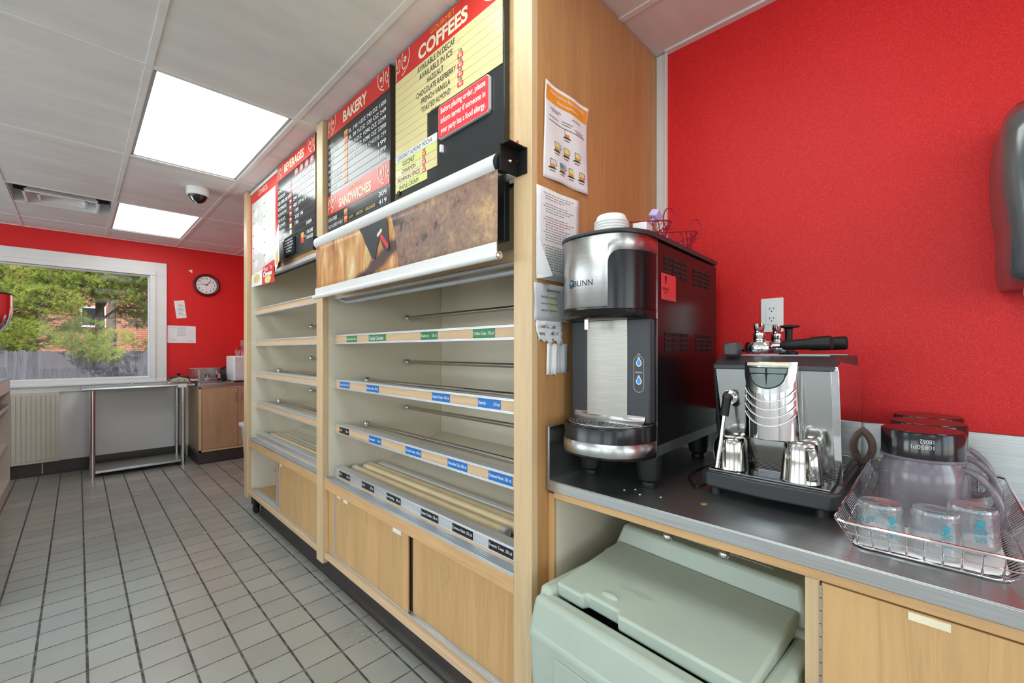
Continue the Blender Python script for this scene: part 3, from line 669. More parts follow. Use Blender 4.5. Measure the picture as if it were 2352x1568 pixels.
for i, (nm, pr) in enumerate(rows):
    v_ = 2.352-i*.0335; l.txt(f, nm, .012, v_, .018, 'whitep', w=.0105*len(nm), d=.0008)
    l.rect(f, .004, W-.03, v_-.0065, v_-.0055, 'inkgrey', d=.0004, t=.0004)
    cells = [c for c in pr.split() if c]; pos = {1: [.60], 2: [.27, .60]}
    us = [.25, .305, .40, .46, .53, .60]
    if len(cells) == 1: l.txt(f, cells[0], W-.035, v_, .018, 'whitep', w=.07, d=.0008, al='r', bold=.015)
    else:
        l.txt(f, ' '.join(cells), .255, v_, .018, 'whitep', w=W-.29, d=.0008, bold=.012)
    l.rect(f, .205, .245, v_-.004, v_+.011, 'pinkred', d=.0004, t=.0006); l.rect(f, .205, .245, v_+.011, v_+.026, 'goldp', d=.0004, t=.0006)
for i, (nm, pr) in enumerate((('EGG-N-CHEESE', '309'), ('EGG-N-CHEESE W/ MEAT', '419'))):
    v_ = 1.957-i*.036; l.txt(f, nm, .012, v_, .019, 'whitep', w=.0088*len(nm), d=.0008, bold=.01); l.txt(f, pr, W-.030, v_, .021, 'whitep', w=.070, d=.0008, al='r', bold=.015)
    l.rect(f, .004, W-.006, v_-.0085, v_-.0070, 'inkgrey', d=.0004, t=.0004)
    l.rect(f, .205, .24, v_-.004, v_+.011, 'pinkred', d=.0004, t=.0006); l.rect(f, .205, .24, v_+.011, v_+.026, 'goldp', d=.0004, t=.0006)
for u_, s_ in ((.262, 'HAM'), (.340, 'BACON'), (.435, 'SAUSAGE')): l.txt(f, s_, u_, 1.924, .014, 'goldp', w=.013*len(s_), d=.0008, bold=.02)
l.txt(f, 'SANDWICHES AVAILABLE ON CROISSANT OR BAGEL', .012, 1.886, .019, 'whitep', w=.385, d=.0008, bold=.01); l.txt(f, '(PRICES DO NOT INCLUDE TAX)', W-.045, 1.882, .015, 'whitep', w=.19, d=.0008, al='r')
l.build('lettering', t)
# --- Beverages
t, f, W = board('black menu board headed BEVERAGES in the farther bay', 3.158, 2.502, 1.862, 2.507)
h = MB().rect(f, .003, W-.004, 2.404, 2.505, 'redp', t=.0012); h.txt(f, 'BEVERAGES', .135, 2.430, .050, 'creamp', w=.345, d=.0018, bold=.035)
swirl(h, f, .008, 2.408, .09); swirl(h, f, W-.008, 2.408, .095, mir=-1); h.build('header', t)
l = MB()
for u_, s_ in ((.355, 'SM'), (.44, 'MD'), (.525, 'LG'), (.605, 'XL')):
    l.disc(f, u_, 2.372, .030, .022, 'pinkred', d=.0006, n=18); l.txt(f, s_, u_, 2.365, .016, 'creamp', w=.026, al='c', d=.0016, bold=.02)
bev = [('COFFEE, TEA, DECAF','205 235 265 299'), ('HOT CHOCOLATE','235 265 299 329'), ('ICED COFFEE  ICED TEA','279 319 349'), ('ICED CAPPUCCINO','299 329 369'), ('FROZEN SMOOTHIE','425 519 619'), ('MILK OR JUICE','195'), ('BOTTLED WATER','2OZ 195'), ('BOTTLED SODA','195'), ('COFFEE BOX','1899')]
for i, (nm, pr) in enumerate(bev):
    v_ = 2.318-i*.0385; l.txt(f, nm, .012, v_, .020, 'whitep', w=.0108*len(nm), d=.0008, bold=.012)
    l.txt(f, pr, .300 if i < 5 else (.33 if i < 8 else .52), v_+.002, .020, 'whitep', w=.0195*len(pr), d=.0008, bold=.012)
    l.rect(f, .004, W-.02, v_-.009, v_-.0078, 'inkgrey', d=.0004, t=.0004)
    l.rect(f, .235, .272, v_-.004, v_+.024, 'creamp' if i > 6 else 'pinkred', d=.0004, t=.0006); l.rect(f, .238, .269, v_+.010, v_+.020, 'creamp', d=.0012, t=.0003)
l.rect(f, .435, .477, 1.948, 1.978, 'goldp', t=.0008); l.rect(f, .435, .477, 1.918, 1.948, 'pinkred', t=.0008)
l.txt(f, '=', .490, 1.94, .02, 'whitep', w=.02); l.txt(f, 'CALORIE', .525, 1.958, .020, 'whitep', w=.095, bold=.015); l.txt(f, 'RANGES', .525, 1.926, .020, 'whitep', w=.095, bold=.015)
l.build('lettering', t)
g_ = thing('small_notice_sign', 'small dark notice sign with white script on the lower left of the beverages board', 'sign', (BX-.005, 2.89, 1.88))
a = FR((BX-.014, 2.985, 1.878), (0,-1,0), (0,0,1)); ww, hh = .165, .108
pts = [(r_,0),(ww-r_,0),(ww,r_),(ww,hh-r_),(ww-r_,hh),(r_,hh),(0,hh-r_),(0,r_)]
MB().slab(pts, a, -.012, 0, 'board').build('backing', g_)
l = MB()
for i, s_ in enumerate(('Before placing your', 'order, please inform', 'server if a person in', 'your party has a', 'food allergy')): l.txt(a, s_, ww/2, .086-i*.018, .012, 'whitep', w=.0072*len(s_), al='c', d=.0006, bold=.015)
l.build('lettering', g_)
# --- Combos poster
t = thing('combos_poster', 'faded poster headed COMBOS with a red border, left of the beverages board', 'poster', (BX+.005, 3.49, 1.75))
f = FR((BX+.004, 3.812, 0), (0,-1,0), (0,0,1)); W = .645
MB().rect(f, 0, W, 1.842, 2.492, 'redp', d=-.003, t=.003).rect(f, .0, W, 2.478, 2.500, 'trimw', d=-.004, t=.008).rect(f, .04, W-.05, 1.850, 2.400, 'whitep', t=.0006).build('sheet', t)
def fade():
    a = NT('faded_menu_print'); v = a.coords((9,9,5)); n = a.n('TexNoise', i_Scale=1.0, i_Detail=4.0); a.l(v, n.inputs['Vector'])
    a.l(a.ramp(n.outputs[0], [(.35, (.62,.62,.60)), (.5, (.74,.76,.74)), (.68, (.78,.72,.70))]), a.p.inputs['Base Color']); a.p.inputs['Roughness'].default_value = .2; return a.m
M['fade'] = fade()
l = MB().rect(f, .04, W-.05, 1.850, 2.400, 'fade', d=.0006, t=.0006); l.txt(f, 'COMBOS', .20, 2.425, .040, 'creamp', w=.22, d=.0008, bold=.03)
for i in range(5):
    for j in range(2): l.disc(f, .15+.25*j, 2.31-.095*i, .045, .030, 'paper', d=.0013, t=.0003, n=16); l.rect(f, .06+.27*j, .10+.27*j, 2.335-.095*i, 2.343-.095*i, 'inkgrey', d=.0013, t=.0003)
l.build('print', t)
t = thing('food_card', 'mac and cheese card hanging below the combos poster', 'card', (BX, 3.50, 1.74))
f = FR((BX-.001, 3.765, 1.742), (0,-1,0), (0,0,1))
MB().slab([(0,.018),(.545,0),(.53,.155),(0,.105)], f, -.001, .0, 'redp').slab([(0,.018),(.26,.012),(.26,.125),(0,.105)], f, 0, .0004, 'paper').build('card', t)
l = MB().disc(f, .13, .070, .105, .048, 'whitep', d=.0006, n=24).disc(f, .13, .070, .085, .037, 'yellowp', d=.0012, n=24).disc(f, .40, .035, .07, .028, 'limep', d=.0006, n=20).disc(f, .40, .035, .045, .018, 'yellowp', d=.0012, n=20)
for i in range(16): l.rib(f, [(.06+.009*i+.004*(i % 3), .045+.004*(i % 4)), (.075+.009*i, .075+.006*(i % 3))], .007, 'goldp' if i % 3 else 'creamp', d=.0019)
l.txt(f, "Mac 'n", .27, .098, .034, 'whitep', w=.22, bold=.04, d=.0012); l.txt(f, 'Cheese', .29, .060, .034, 'whitep', w=.20, bold=.04, d=.0012)
l.build('print', t)
t = thing('food_card', 'avocado toast card hanging crooked at the corner of the beverages board', 'card', (BX-.05, 3.09, 1.77))
f = FR((BX-.028, 3.115, 1.785), (-.18,-1,0), (0,0,1))
MB().slab([(.0,.0),(.20,.052),(.175,.285),(-.03,.215)], f, -.001, 0, 'whitep').build('card', t)
l = MB().disc(f, .095, .085, .068, .045, 'orangep', d=.0006, n=24).disc(f, .098, .102, .064, .040, 'limep', d=.0012, n=24)
for i in range(12): l.rib(f, [(.05+.008*i, .075+.005*(i % 4)), (.057+.008*i, .125-.004*(i % 3))], .004, 'greenp' if i % 3 == 0 else 'yellowp', d=.0019)
l.txt(f, 'Avocado', .0, .205, .016, 'redp', w=.095, d=.0012, rot=.2, bold=.02); l.txt(f, 'Toast', .012, .175, .016, 'redp', w=.055, d=.0012, rot=.2, bold=.02); l.build('print', t)
# ================================================================= roller shade with the food print
t = thing('roller_shade', 'half-lowered roller shade printed with pastry and cookie, across the nearer bay', 'shade', (.895, 1.6, 1.54))
MB().lathe([(.0, 0), (.028, 0), (.031, .004), (.031, 1.372), (.028, 1.376), (.026, 1.372)], (.893, .935, 1.832), 'whitepl', 32, ax=(0,1,0)).build('roller_tube', t)
MB().lathe([(.024, 0), (.030, .004), (.030, .016), (.024, .020)], (.893, .916, 1.832), 'black', 24, ax=(0,1,0)).build('end_plug', t)
b_ = MB().box(.862, .935, .898, .903, 1.795, 1.872, 'black').box(.932, .936, .860, .905, 1.795, 1.872, 'black').box(.862, .936, .863, .903, 1.868, 1.872, 'black')
b_.sphere((.90, .897, 1.832), .006, 'chrome', 8).build('bracket', t); MB().box(.865, .922, 2.318, 2.324, 1.80, 1.87, 'black').box(.918, .924, 2.318, 2.36, 1.80, 1.87, 'black').build('bracket', t)
def fabric_mat():
    a = NT('printed_shade_fabric')
    v = a.coords((1,1,1)); sx = a.n('SeparateXYZ'); a.l(v, sx.inputs[0])
    # cookie
    n1 = a.n('TexNoise', i_Scale=5.5, i_Detail=6.0, i_Roughness=.62, i_Distortion=.3); a.l(v, n1.inputs['Vector'])
    cookie = a.ramp(n1.outputs[0], [(.34, (.035,.03,.035)), (.39, (.10,.07,.07)), (.43, (.26,.16,.125)), (.56, (.34,.22,.15)), (.72, (.58,.38,.18))])
    n3 = a.n('TexNoise', i_Scale=45.0, i_Detail=5.0, i_Roughness=.7); a.l(v, n3.inputs['Vector'])
    g3 = a.ramp(n3.outputs[0], [(.35, (.68,.68,.72)), (.65, (1.25,1.2,1.15))])
    ck = a.n('Mix', data_type='RGBA', blend_type='MULTIPLY'); ck.inputs[0].default_value = 1; a.l(cookie, ck.inputs[6]); a.l(g3, ck.inputs[7])
    # pastry
    v2 = a.coords((1, 7.5, 2.4), rot=(.35,0,0)); n2 = a.n('TexNoise', i_Scale=1.6, i_Detail=5.0, i_Distortion=.8); a.l(v2, n2.inputs['Vector'])
    past = a.ramp(n2.outputs[0], [(.28, (.06,.035,.03)), (.38, (.42,.17,.05)), (.52, (.62,.30,.10)), (.64, (.72,.46,.20)), (.76, (.85,.72,.50))])
    # dark filling line, running from lower left to upper right
    def math2(op, x, y):
        m_ = a.n('Math', operation=op)
        for i_, q in enumerate((x, y)):
            if isinstance(q, (int, float)): m_.inputs[i_].default_value = q
            elif q is not None: a.l(q, m_.inputs[i_])
        return m_.outputs[0]
    Y, Z = sx.outputs[1], sx.outputs[2]           # object space: origin at y=1.6, z=1.54
    ln = math2('ADD', math2('MULTIPLY', math2('SUBTRACT', Y, .12), .336), Z)     # z + .36*(y-.12)
    nn = math2('MULTIPLY', math2('SUBTRACT', n1.outputs[0], .5), .09)
    dl = math2('ABSOLUTE', math2('SUBTRACT', math2('ADD', ln, nn), .066), None)
    band = a.n('MapRange', interpolation_type='SMOOTHSTEP'); a.l(dl, band.inputs[0]); band.inputs[1].default_value = .018; band.inputs[2].default_value = .05; band.inputs[3].default_value = 1; band.inputs[4].default_value = 0
    pm = a.n('Mix', data_type='RGBA'); a.l(band.outputs[0], pm.inputs[0]); a.l(past, pm.inputs[6]); pm.inputs[7].default_value = (.09,.045,.045,1)
    # dark ground above the pastry
    dk = a.n('MapRange'); a.l(math2('ADD', math2('SUBTRACT', Z, math2('MULTIPLY', math2('ABSOLUTE', math2('SUBTRACT', Y, .47), None), -.55)), nn), dk.inputs[0]); dk.inputs[1].default_value = .325; dk.inputs[2].default_value = .335
    # curved border pastry|cookie
    bd = math2('ADD', math2('SUBTRACT', Y, math2('MULTIPLY', math2('MULTIPLY', Z, Z), .9)), .125)
    mb = a.n('MapRange'); a.l(bd, mb.inputs[0]); mb.inputs[1].default_value = -.004; mb.inputs[2].default_value = .004
    mx = a.n('Mix', data_type='RGBA'); a.l(mb.outputs[0], mx.inputs[0]); a.l(ck.outputs[2], mx.inputs[6]); a.l(pm.outputs[2], mx.inputs[7])
    a.l(mx.outputs[2], a.p.inputs['Base Color']); a.p.inputs['Roughness'].default_value = .45
    return a.m
M['fabric'] = fabric_mat()
def fab(u, v_): return (.8735-.0018*(1-v_)+.001*math.sin(u*9)*(1-v_), .922+u*1.380-(.02*(1-v_) if u > .98 else 0), 1.585+v_*.222)
MB().grid(fab, 24, 8, 'fabric').build('printed_fabric', t, solid=.0008)
F_ = FR((.8690, 1.715, 0), (0,-1,0), (0,0,1))
s_ = MB()
s_.slab([(-.09,1.803),(.152,1.803),(.172,1.675),(.150,1.668),(.120,1.690),(.095,1.735),(.075,1.700),(.055,1.650),(.03,1.655),(.005,1.690),(-.03,1.730),(-.06,1.775)], F_, .0, .0004, 'charcoal')
s_.rib(F_, [(.108, 1.735), (.155, 1.690)], .019, 'pinkred', d=.0006).disc(F_, .108, 1.735, .0095, .0095, 'pinkred', d=.0002).disc(F_, .155, 1.690, .0095, .0095, 'pinkred', d=.0002).rib(F_, [(.080, 1.746), (.106, 1.760)], .015, 'creamp', d=.0006).disc(F_, .080, 1.746, .0075, .0075, 'creamp', d=.0002).disc(F_, .106, 1.760, .0075, .0075, 'creamp', d=.0002)
s_.build('printed_motif', t, label='printed pink and cream sprinkles on dark chocolate')
MB().box(.868, .873, .924, 2.300, 1.552, 1.592, 'whitepl').tube([(.871, .916, 1.551), (.871, 2.320, 1.549)], .011, 'whitepl', 16).build('bottom_bar', t, bevel=.001)
MB().lathe([(.0, 0), (.0115, 0), (.0115, .006), (.004, .010)], (.871, .916, 1.551), 'chrome', 12, ax=(0,-1,0)).build('end_plug', t)
# ================================================================= papers on the side panel
def PF(x, z): return FR((x, .8425, z), (1,0,0), (0,0,1))
def curl(fr, w, h, mat, name, label, dz=lambda u, v: 0, sl=0.0, n=10):
    m = MB().grid(lambda u, v: fr.p(u*w, v*h+sl*u*w, .0015+dz(u, v)), n, n, mat); return m
t = thing('drinks_poster', 'espresso drinks poster with an orange banner, topmost sheet on the side panel', 'poster', (1.10, .842, 1.79))
f = PF(.985, 1.795); W, H = .228, .290
wv = lambda u, v: .006*math.sin(u*5+v*2)**2+.012*max(0, v-.85)*6*abs(u-.5)
MB().grid(lambda u, v: f.p(u*W, v*H+(.0), .0015+wv(u, v)), 24, 24, 'paper').build('sheet', t, solid=.0004)
def onw(m, u0, u1, v0, v1, mat, e=.0006):
    m.grid(lambda a, b: f.p((u0+(u1-u0)*a), v0+(v1-v0)*b, .0015+e+wv((u0+(u1-u0)*a)/W, (v0+(v1-v0)*b)/H)), 24 if u1-u0 > .1 else 4, 3 if v1-v0 > .02 else 1, mat)
l = MB(); onw(l, .006, W-.006, .236, .280, 'orangep')
def wtxt(s, u, v_, h, mat, w):
    V, Fc, W_ = glyphs(s, .01); k = w/W_
    l.add([f.p(u-w/2+x*k, v_+y*h/.7, .0042+wv((u-w/2+x*k)/W, v_/H)) for x, y in V], Fc, mat)
wtxt('Most Common Espresso Drinks', W/2, .262, .010, 'whitep', .175); wtxt('Illustrated Menu', W/2, .243, .010, 'whitep', .10)
def cup(u, v_, c):
    s = .028
    onw(l, u-s*.5, u+s*.42, v_-.003, v_+.000, 'ink', .001); onw(l, u-s*.62, u+s*.62, v_-.004, v_-.001, 'ink', .001)
    onw(l, u-s*.36, u+s*.36, v_+.002, v_+.010, 'orangep', .0012); onw(l, u-s*.42, u+s*.42, v_+.010, v_+.022, c, .0012)
    for a0 in (0,): l.rib(FR(f.p(0, 0, wv(u/W, v_/H)), f.U, f.V), [(u-s*.45, v_+.024), (u-s*.36, v_), (u+s*.36, v_), (u+s*.45, v_+.024), (u-s*.45, v_+.024)], .0016, 'ink', d=.0032)
    l.rib(FR(f.p(0, 0, wv(u/W, v_/H)), f.U, f.V), [(u+s*.45+.006*math.sin(q), v_+.013+.008*math.cos(q)) for q in (0, .6, 1.2, 1.8, 2.4, 3.1)], .0022, 'ink', d=.0032)
    onw(l, u-.012, u+.012, v_-.012, v_-.009, 'inkgrey', .001)
cup(.115, .155, 'paper'); [cup(.060+.052*i, .095, 'limep') for i in range(3)]; [cup(.038+.050*i, .038, ('papergrey','teal','limep','yellowp')[i]) for i in range(4)]
for u0, u1, v_ in ((.03,.085,.218), (.035,.075,.212), (.135,.18,.218), (.02,.07,.192), (.09,.14,.198), (.09,.13,.190), (.15,.20,.190), (.155,.205,.183), (.02,.21,.178)): onw(l, u0, u1, v_, v_+.0022, 'inkgrey', .001)
l.build('print', t)
t = thing('instruction_sheet', 'long sheet dense with printed instructions below the drinks poster', 'notice', (1.06, .842, 1.48))
f = PF(.951, 1.484); W, H = .212, .278
wv2 = lambda u, v: .004*math.sin(u*4+1)**2
MB().grid(lambda u, v: f.p(u*W, v*H, .0015+wv2(u, v)), 10, 10, 'paper').build('sheet', t, solid=.0004)
MB().add([f.p(.0, .14, .004), f.p(.055, .012, .022), f.p(.035, .006, .020), f.p(.0, .02, .004)], [(0,1,2,3)], 'paper').add([f.p(.0, .14, .003), f.p(.0, .0, .003), f.p(.036, .006, .020)], [(0,2,1)], 'paper').build('curled_corner', t)
l = MB(); wv_s, W_s, H_s = wv, W, H; wv = wv2
for i in range(30):
    v_ = .262-i*.0079
    if i in (3, 8, 19): continue
    x0 = .04 if i % 5 else .03; x1 = W-.02-.013*((i*7) % 5); 
    for k in range(int((x1-x0)/.014)): onw(l, x0+k*.014, x0+k*.014+.0105+.002*((k*i) % 2), v_, v_+.0020, 'redp' if i == 11 else 'inkgrey', .0008)
l.build('print', t)
t = thing('plastic_sleeve_note', 'grey sleeved note about iced espresso shots, left of the beverage dispenser', 'notice', (1.02, .842, 1.36))
f = PF(.943, 1.360); W, H = .178, .112; wv = lambda u, v: .003*math.sin(u*11+v*3)**2
MB().grid(lambda u, v: f.p(u*W, v*H, .0015+wv(u, v)), 14, 6, 'papergrey').build('sleeve', t, solid=.0006)
l = MB()
for i, (s_, hl) in enumerate((('Small gets 1', 'espresso shot'), ('Medium gets 2', 'espresso shots'), ('Large gets 3', 'espresso shots'))):
    onw(l, .066, .104, .068-.020*i, .077-.020*i, 'limep', .0008)
    wtxt(s_, .047, .070-.020*i, .0055, 'ink', .036); wtxt(hl, .086, .070-.020*i, .0055, 'ink', .034)
wtxt('Espresso in Iced', .088, .090, .008, 'ink', .062); l.build('print', t)
t = thing('handwritten_note', 'torn taped paper note handwritten about hot lattes', 'note', (1.01, .842, 1.29))
f = PF(.948, 1.288); W, H = .126, .072; wv = lambda u, v: .004*math.sin(u*7+v*8)**2
m = MB(); edge = [.0, .004, -.002, .003, .0, -.004, .002, .006, -.003, .002, .0]
m.grid(lambda u, v: f.p(u*W+(.012*(1-v)*(1-u) if v < .4 else 0), v*H+(1-v)*edge[int(u*10)]*1.5+(.012*(1-v)*(1-u)), .003+wv(u, v)), 10, 6, 'paper').build('sheet', t, solid=.0004)
l = MB(); wtxt('Hot Lattes', .052, .050, .012, 'ink', .074); wtxt('temp @ 140 - 160', .064, .029, .011, 'ink', .100); wtxt('Thanks', .092, .008, .010, 'ink', .045); l.build('handwriting', t)
m = MB().grid(lambda u, v: PF(1.000, 1.196).p(u*.050-.004*(1-v), v*.095+.004*math.sin(u*20), .004+.003*math.sin(u*9)), 8, 4, 'whitep')
single(m, 'paper_strip', 'white paper strip hanging under the handwritten note', 'strip', solid=.0004)
m = MB().grid(lambda u, v: PF(1.048, 1.200).p(u*.062, v*.092, .0015+.002*math.sin(u*12)), 8, 4, 'papergrey')
single(m, 'paper_strip', 'greyed paper flap behind the white strip, beside the dispenser', 'strip', solid=.0004)
for i, z_ in enumerate((1.842, 1.900)): single(MB().lathe([(.005, 0), (.0055, .002), (.002, .003)], (.9345, .90, z_-.02*0), 'pinkred', 10, ax=(-1,0,0)), 'wall_anchor', 'tiny red screw anchor on the front upright beside the shade bracket, %s one' % ('lower', 'upper')[i], 'anchor')
# ================================================================= counter
CT = .880
base = thing('base_cabinet', 'maple base cabinet under the steel counter with one door at the right', 'cabinet', (1.36, .2, 0))
CY0 = -1.6
MB().box(1.022, 1.72, .8205, .8415, 0, .838, 'cream').build('end_panel', base)
MB().box(1.010, 1.022, .8205, .8415, 0, .8375, 'woodz').build('edge_band', base)
MB().box(1.010, 1.030, CY0, .8205, .825, .848, 'woody').build('top_rail', base, bevel=.001)
MB().box(1.010, 1.70, .160, .184, 0, .8245, 'woodp').build('divider', base, bevel=.001)
MB().box(1.700, 1.730, CY0, .8415, 0, .848, 'cream').build('back_panel', base)
MB().box(1.030, 1.70, CY0, .8205, .836, .848, 'woodin').build('sub_top', base)
MB().box(1.030, 1.70, CY0, .160, .09, .11, 'cream').box(1.06, 1.08, CY0, .160, 0, .09, 'kick').build('bottom_panel', base)
d = MB().box(1.0085, 1.0275, -.62, .1565, .115, .8225, 'woodz').build('door', base, bevel=.001)
hg = MB().box(1.0078, 1.0095, .1565, .1600, .115, .8225, 'kick')
for i in range(28): hg.tube([(1.0075, .158, .120+i*.025), (1.0075, .158, .143+i*.025)], .0022, 'steelz', 8)
hg.build('hinge', d)
MB().box(1.0072, 1.0085, -.018, .034, .806, .820, 'creamp').build('tape_label', d, bevel=.0008)
MB().box(1.0085, 1.0275, CY0, -.625, .115, .8225, 'woodz').build('door', base, bevel=.001)
ct = thing('steel_counter', 'stainless steel counter top with back and side splash on the maple cabinet', 'counter', (1.36, .2, .846))
m = MB().box(1.000, 1.718, CY0, .829, CT-.004, CT, 'steel').box(.9985, 1.0025, CY0, .829, .848, CT-.002, 'steel')
m.build('top', ct, bevel=.0015)
MB().box(1.7185, 1.733, CY0, .8285, .850, 1.048, 'steel').build('backsplash', ct, bevel=.003)
MB().box(.998, 1.7185, .829, .8415, .848, 1.042, 'steelx').build('sidesplash', ct, bevel=.002)
single(MB().sphere((1.12, .42, CT), .008, 'brassy', 8, sc=(1.5,1,.25)), 'rust_crumb', 'small rusty crumb on the counter in front of the espresso machine', 'crumb')
for i, (x_, y_) in enumerate(((1.075,.62),(1.10,.60),(1.07,.57),(1.09,.52))):
    single(MB().sphere((x_, y_, CT+.0006), .0028, 'whitep', 6, sc=(1.4,1,.5)), 'crumb', 'tiny white crumb on the counter in front of the dispenser, %s' % ('leftmost of four', 'second from the left', 'third from the left', 'rightmost of four')[i], 'crumb')
for i, (y_, z_) in enumerate(((.52, .782), (.375, .782))):
    t = thing('shelf_bolt', 'steel knob under the counter above the ice bin, %s one' % ('left', 'right')[i], 'bolt', (1.13, y_, z_-.03))
    MB().sphere((1.13, y_, z_-.018), .013, 'steelz').build('knob', t); MB().tube([(1.13, y_, z_-.01), (1.13, y_, .836)], .007, 'steelz').build('stem', t)
# outlet
t = thing('wall_outlet', 'white double outlet plate on the red wall above the espresso machine', 'outlet', (XW, .413, 1.335))
f = FR((XW, .449, 1.335), (0,-1,0), (0,0,1))
MB().box(XW-.006, XW, .378, .449, 1.335, 1.456, 'whitepl').build('plate', t, bevel=.003)
MB().rect(f, .018, .053, .027, .094, 'whitepl', d=.006, t=.002).rect(f, .027, .044, .055, .060, 'whitep', d=.008, t=.001).rect(f, .027, .044, .063, .068, 'whitep', d=.008, t=.001).build('socket', t, bevel=.0006)
l = MB()
for v_ in (.0805, .046):
    l.rect(f, .0285, .0305, v_, v_+.007, 'ink', d=.0082).rect(f, .0405, .0425, v_+.001, v_+.007, 'ink', d=.0082).disc(f, .0355, v_-.006, .0022, .0022, 'ink', d=.0082)
l.build('slots', t)
# paper towel dispenser
t = thing('towel_dispenser', 'smoked grey paper towel dispenser on the red wall, cut by the picture edge', 'dispenser', (XW, -.26, 1.42))
def tw(Y0, Y1, dpt, z0, z1, bul):
    n = 16; R = []
    for k in range(n+1):
        z = z0+(z1-z0)*k/n; s = math.sin(PI*min(1, max(0, (z-(z0+.13))/(z1-z0-.13))))*bul
        e = .022*max(0, 1-(z-z0)/.03)+.03*max(0, 1-(z1-z)/.04)
        x1 = XW-dpt+e*1.5-.012*math.sin(PI*k/n); a = Y1+s-e*.4; b = Y0-s+e*.4
        R.append([(XW-.001, a, z), (x1+.045, a-.004, z), (x1+.015, a-.014, z), (x1, a-.045, z), (x1, b+.045, z), (x1+.015, b+.014, z), (x1+.045, b+.004, z), (XW-.001, b, z)])
    return R
MB().rings(tw(-.40, -.114, .215, 1.425, 1.862, .012), 'smoke').build('cover', t, ang=50)
MB().box(XW-.012, XW, -.39, -.122, 1.44, 1.85, 'darkgrey').box(XW-.14, XW-.012, -.375, -.15, 1.47, 1.72, 'charcoal').build('inner_frame', t, bevel=.006)
MB().tube([(XW-.10, -.36, 1.60), (XW-.10, -.165, 1.60)], .075, 'paper', 24).build('paper_roll', t)
MB().box(XW-.13, XW-.07, -.20, -.155, 1.405, 1.432, 'creamp').build('paper_slot', t, bevel=.004)
# ================================================================= still / sparkling dispenser
t = thing('beverage_dispenser', 'tall black and steel still and sparkling water dispenser on the counter by the side panel', 'dispenser', (1.123, .548, CT), rotz=math.radians(2.35))
WB = .2635                                   # local x to the back, local y to the left, z up from the counter
def dshape(bul, w0=0.0, w1=WB, back=.0, n=22, p=2.6):
    yc = (w0+w1)/2; hw = (w1-w0)/2; P = []
    for k in range(n+1):
        a = PI*k/n; c, s = math.cos(a), math.sin(a)
        P.append((-bul*abs(s)**(2/p)+back, yc-hw*(1 if c > 0 else -1)*abs(c)**(2/p)))
    return P                                  # from (0,w0) round the front to (0,w1)
zb, zt = .096, .706
body = MB().box(.0, .512, 0, WB, zb+.0, zt-.012, 'blacksat'); bd_ = body.build('body', t, bevel=.003)
MB().box(.001, .513, -.0012, .0, zb+.001, zb+.030, 'steel').build('trim_strip', bd_)
MB().box(.001, .004, -.0016, 0, zb, zt-.013, 'chrome').build('trim_strip', bd_)
def vent(x0, x1, z0, z1, nx, nz):
    v = MB(); fr = FR((0, 0, 0), (1,0,0), (0,0,1)); gx = (x1-x0)/nx; gz = (z1-z0)/nz
    for i in range(nx):
        for j in range(nz): v.rect(fr, x0+gx*i+.004, x0+gx*(i+1)-.004, z0+gz*j+.003, z0+gz*(j+1)-.003, 'heads', d=.0006); v.rect(fr, x0+gx*i+.003, x0+gx*(i+1)-.003, z0+gz*(j+1)-.0035, z0+gz*(j+1)-.002, 'darkgrey', d=.0012)
    v.build('vent', t)
vent(.045, .225, .605, .663, 3, 4); vent(.275, .450, .600, .658, 3, 4)
vent(.050, .235, .385, .445, 3, 4); vent(.295, .465, .385, .445, 3, 4)
fr = FR((0, 0, 0), (1,0,0), (0,0,1))
st = MB().rect(fr, .027, .132, .535, .610, 'pinkred', d=.0008)
st.txt(fr, 'WESTROCK', .034, .562, .008, 'ink', w=.045, d=.0018, bold=.02); st.txt(fr, 'COFFEE', .043, .553, .005, 'ink', w=.025, d=.0018)
st.slab([(.050,.600),(.058,.604),(.066,.600),(.060,.580),(.056,.580)], fr, .0016, .002, 'ink').rect(fr, .034, .125, .541, .543, 'inkgrey', d=.0016, t=.0003)
st.build('sticker', t)
# head
H = MB(); D = dshape(.148)
def ext(m, P, z0, z1, mat, back=.0): return m.rings([[(x, y, z) for x, y in P]+[(.004, WB, z), (.004, 0, z)] for z in (z0, z1)], mat)
ext(H, dshape(.148), .500, .700, 'blacksat'); hd = H.build('head', t, bevel=.002, ang=50)
m = MB(); R = []
for k, (z, sc, dz) in enumerate(((.500, 1, 0), (.488, .96, 0), (.478, .80, 0), (.478, .3, 0))):
    R.append([(x*sc, y, z) for x, y in dshape(.148)]+[(.004, WB, z), (.004, 0, z)])
m.rings(R, 'blackgloss').build('head_underside', t, ang=50)
L = MB(); R = []
for z, b_ in ((.700, .150), (.703, .154), (.708, .154), (.712, .146), (.714, .12)):
    P = dshape(b_, -.003, WB+.003); R.append([(x, y, z) for x, y in P]+[(.515, WB+.003, z), (.515, -.003, z)])
L.rings(R, 'darkgrey').build('lid', t, ang=50)
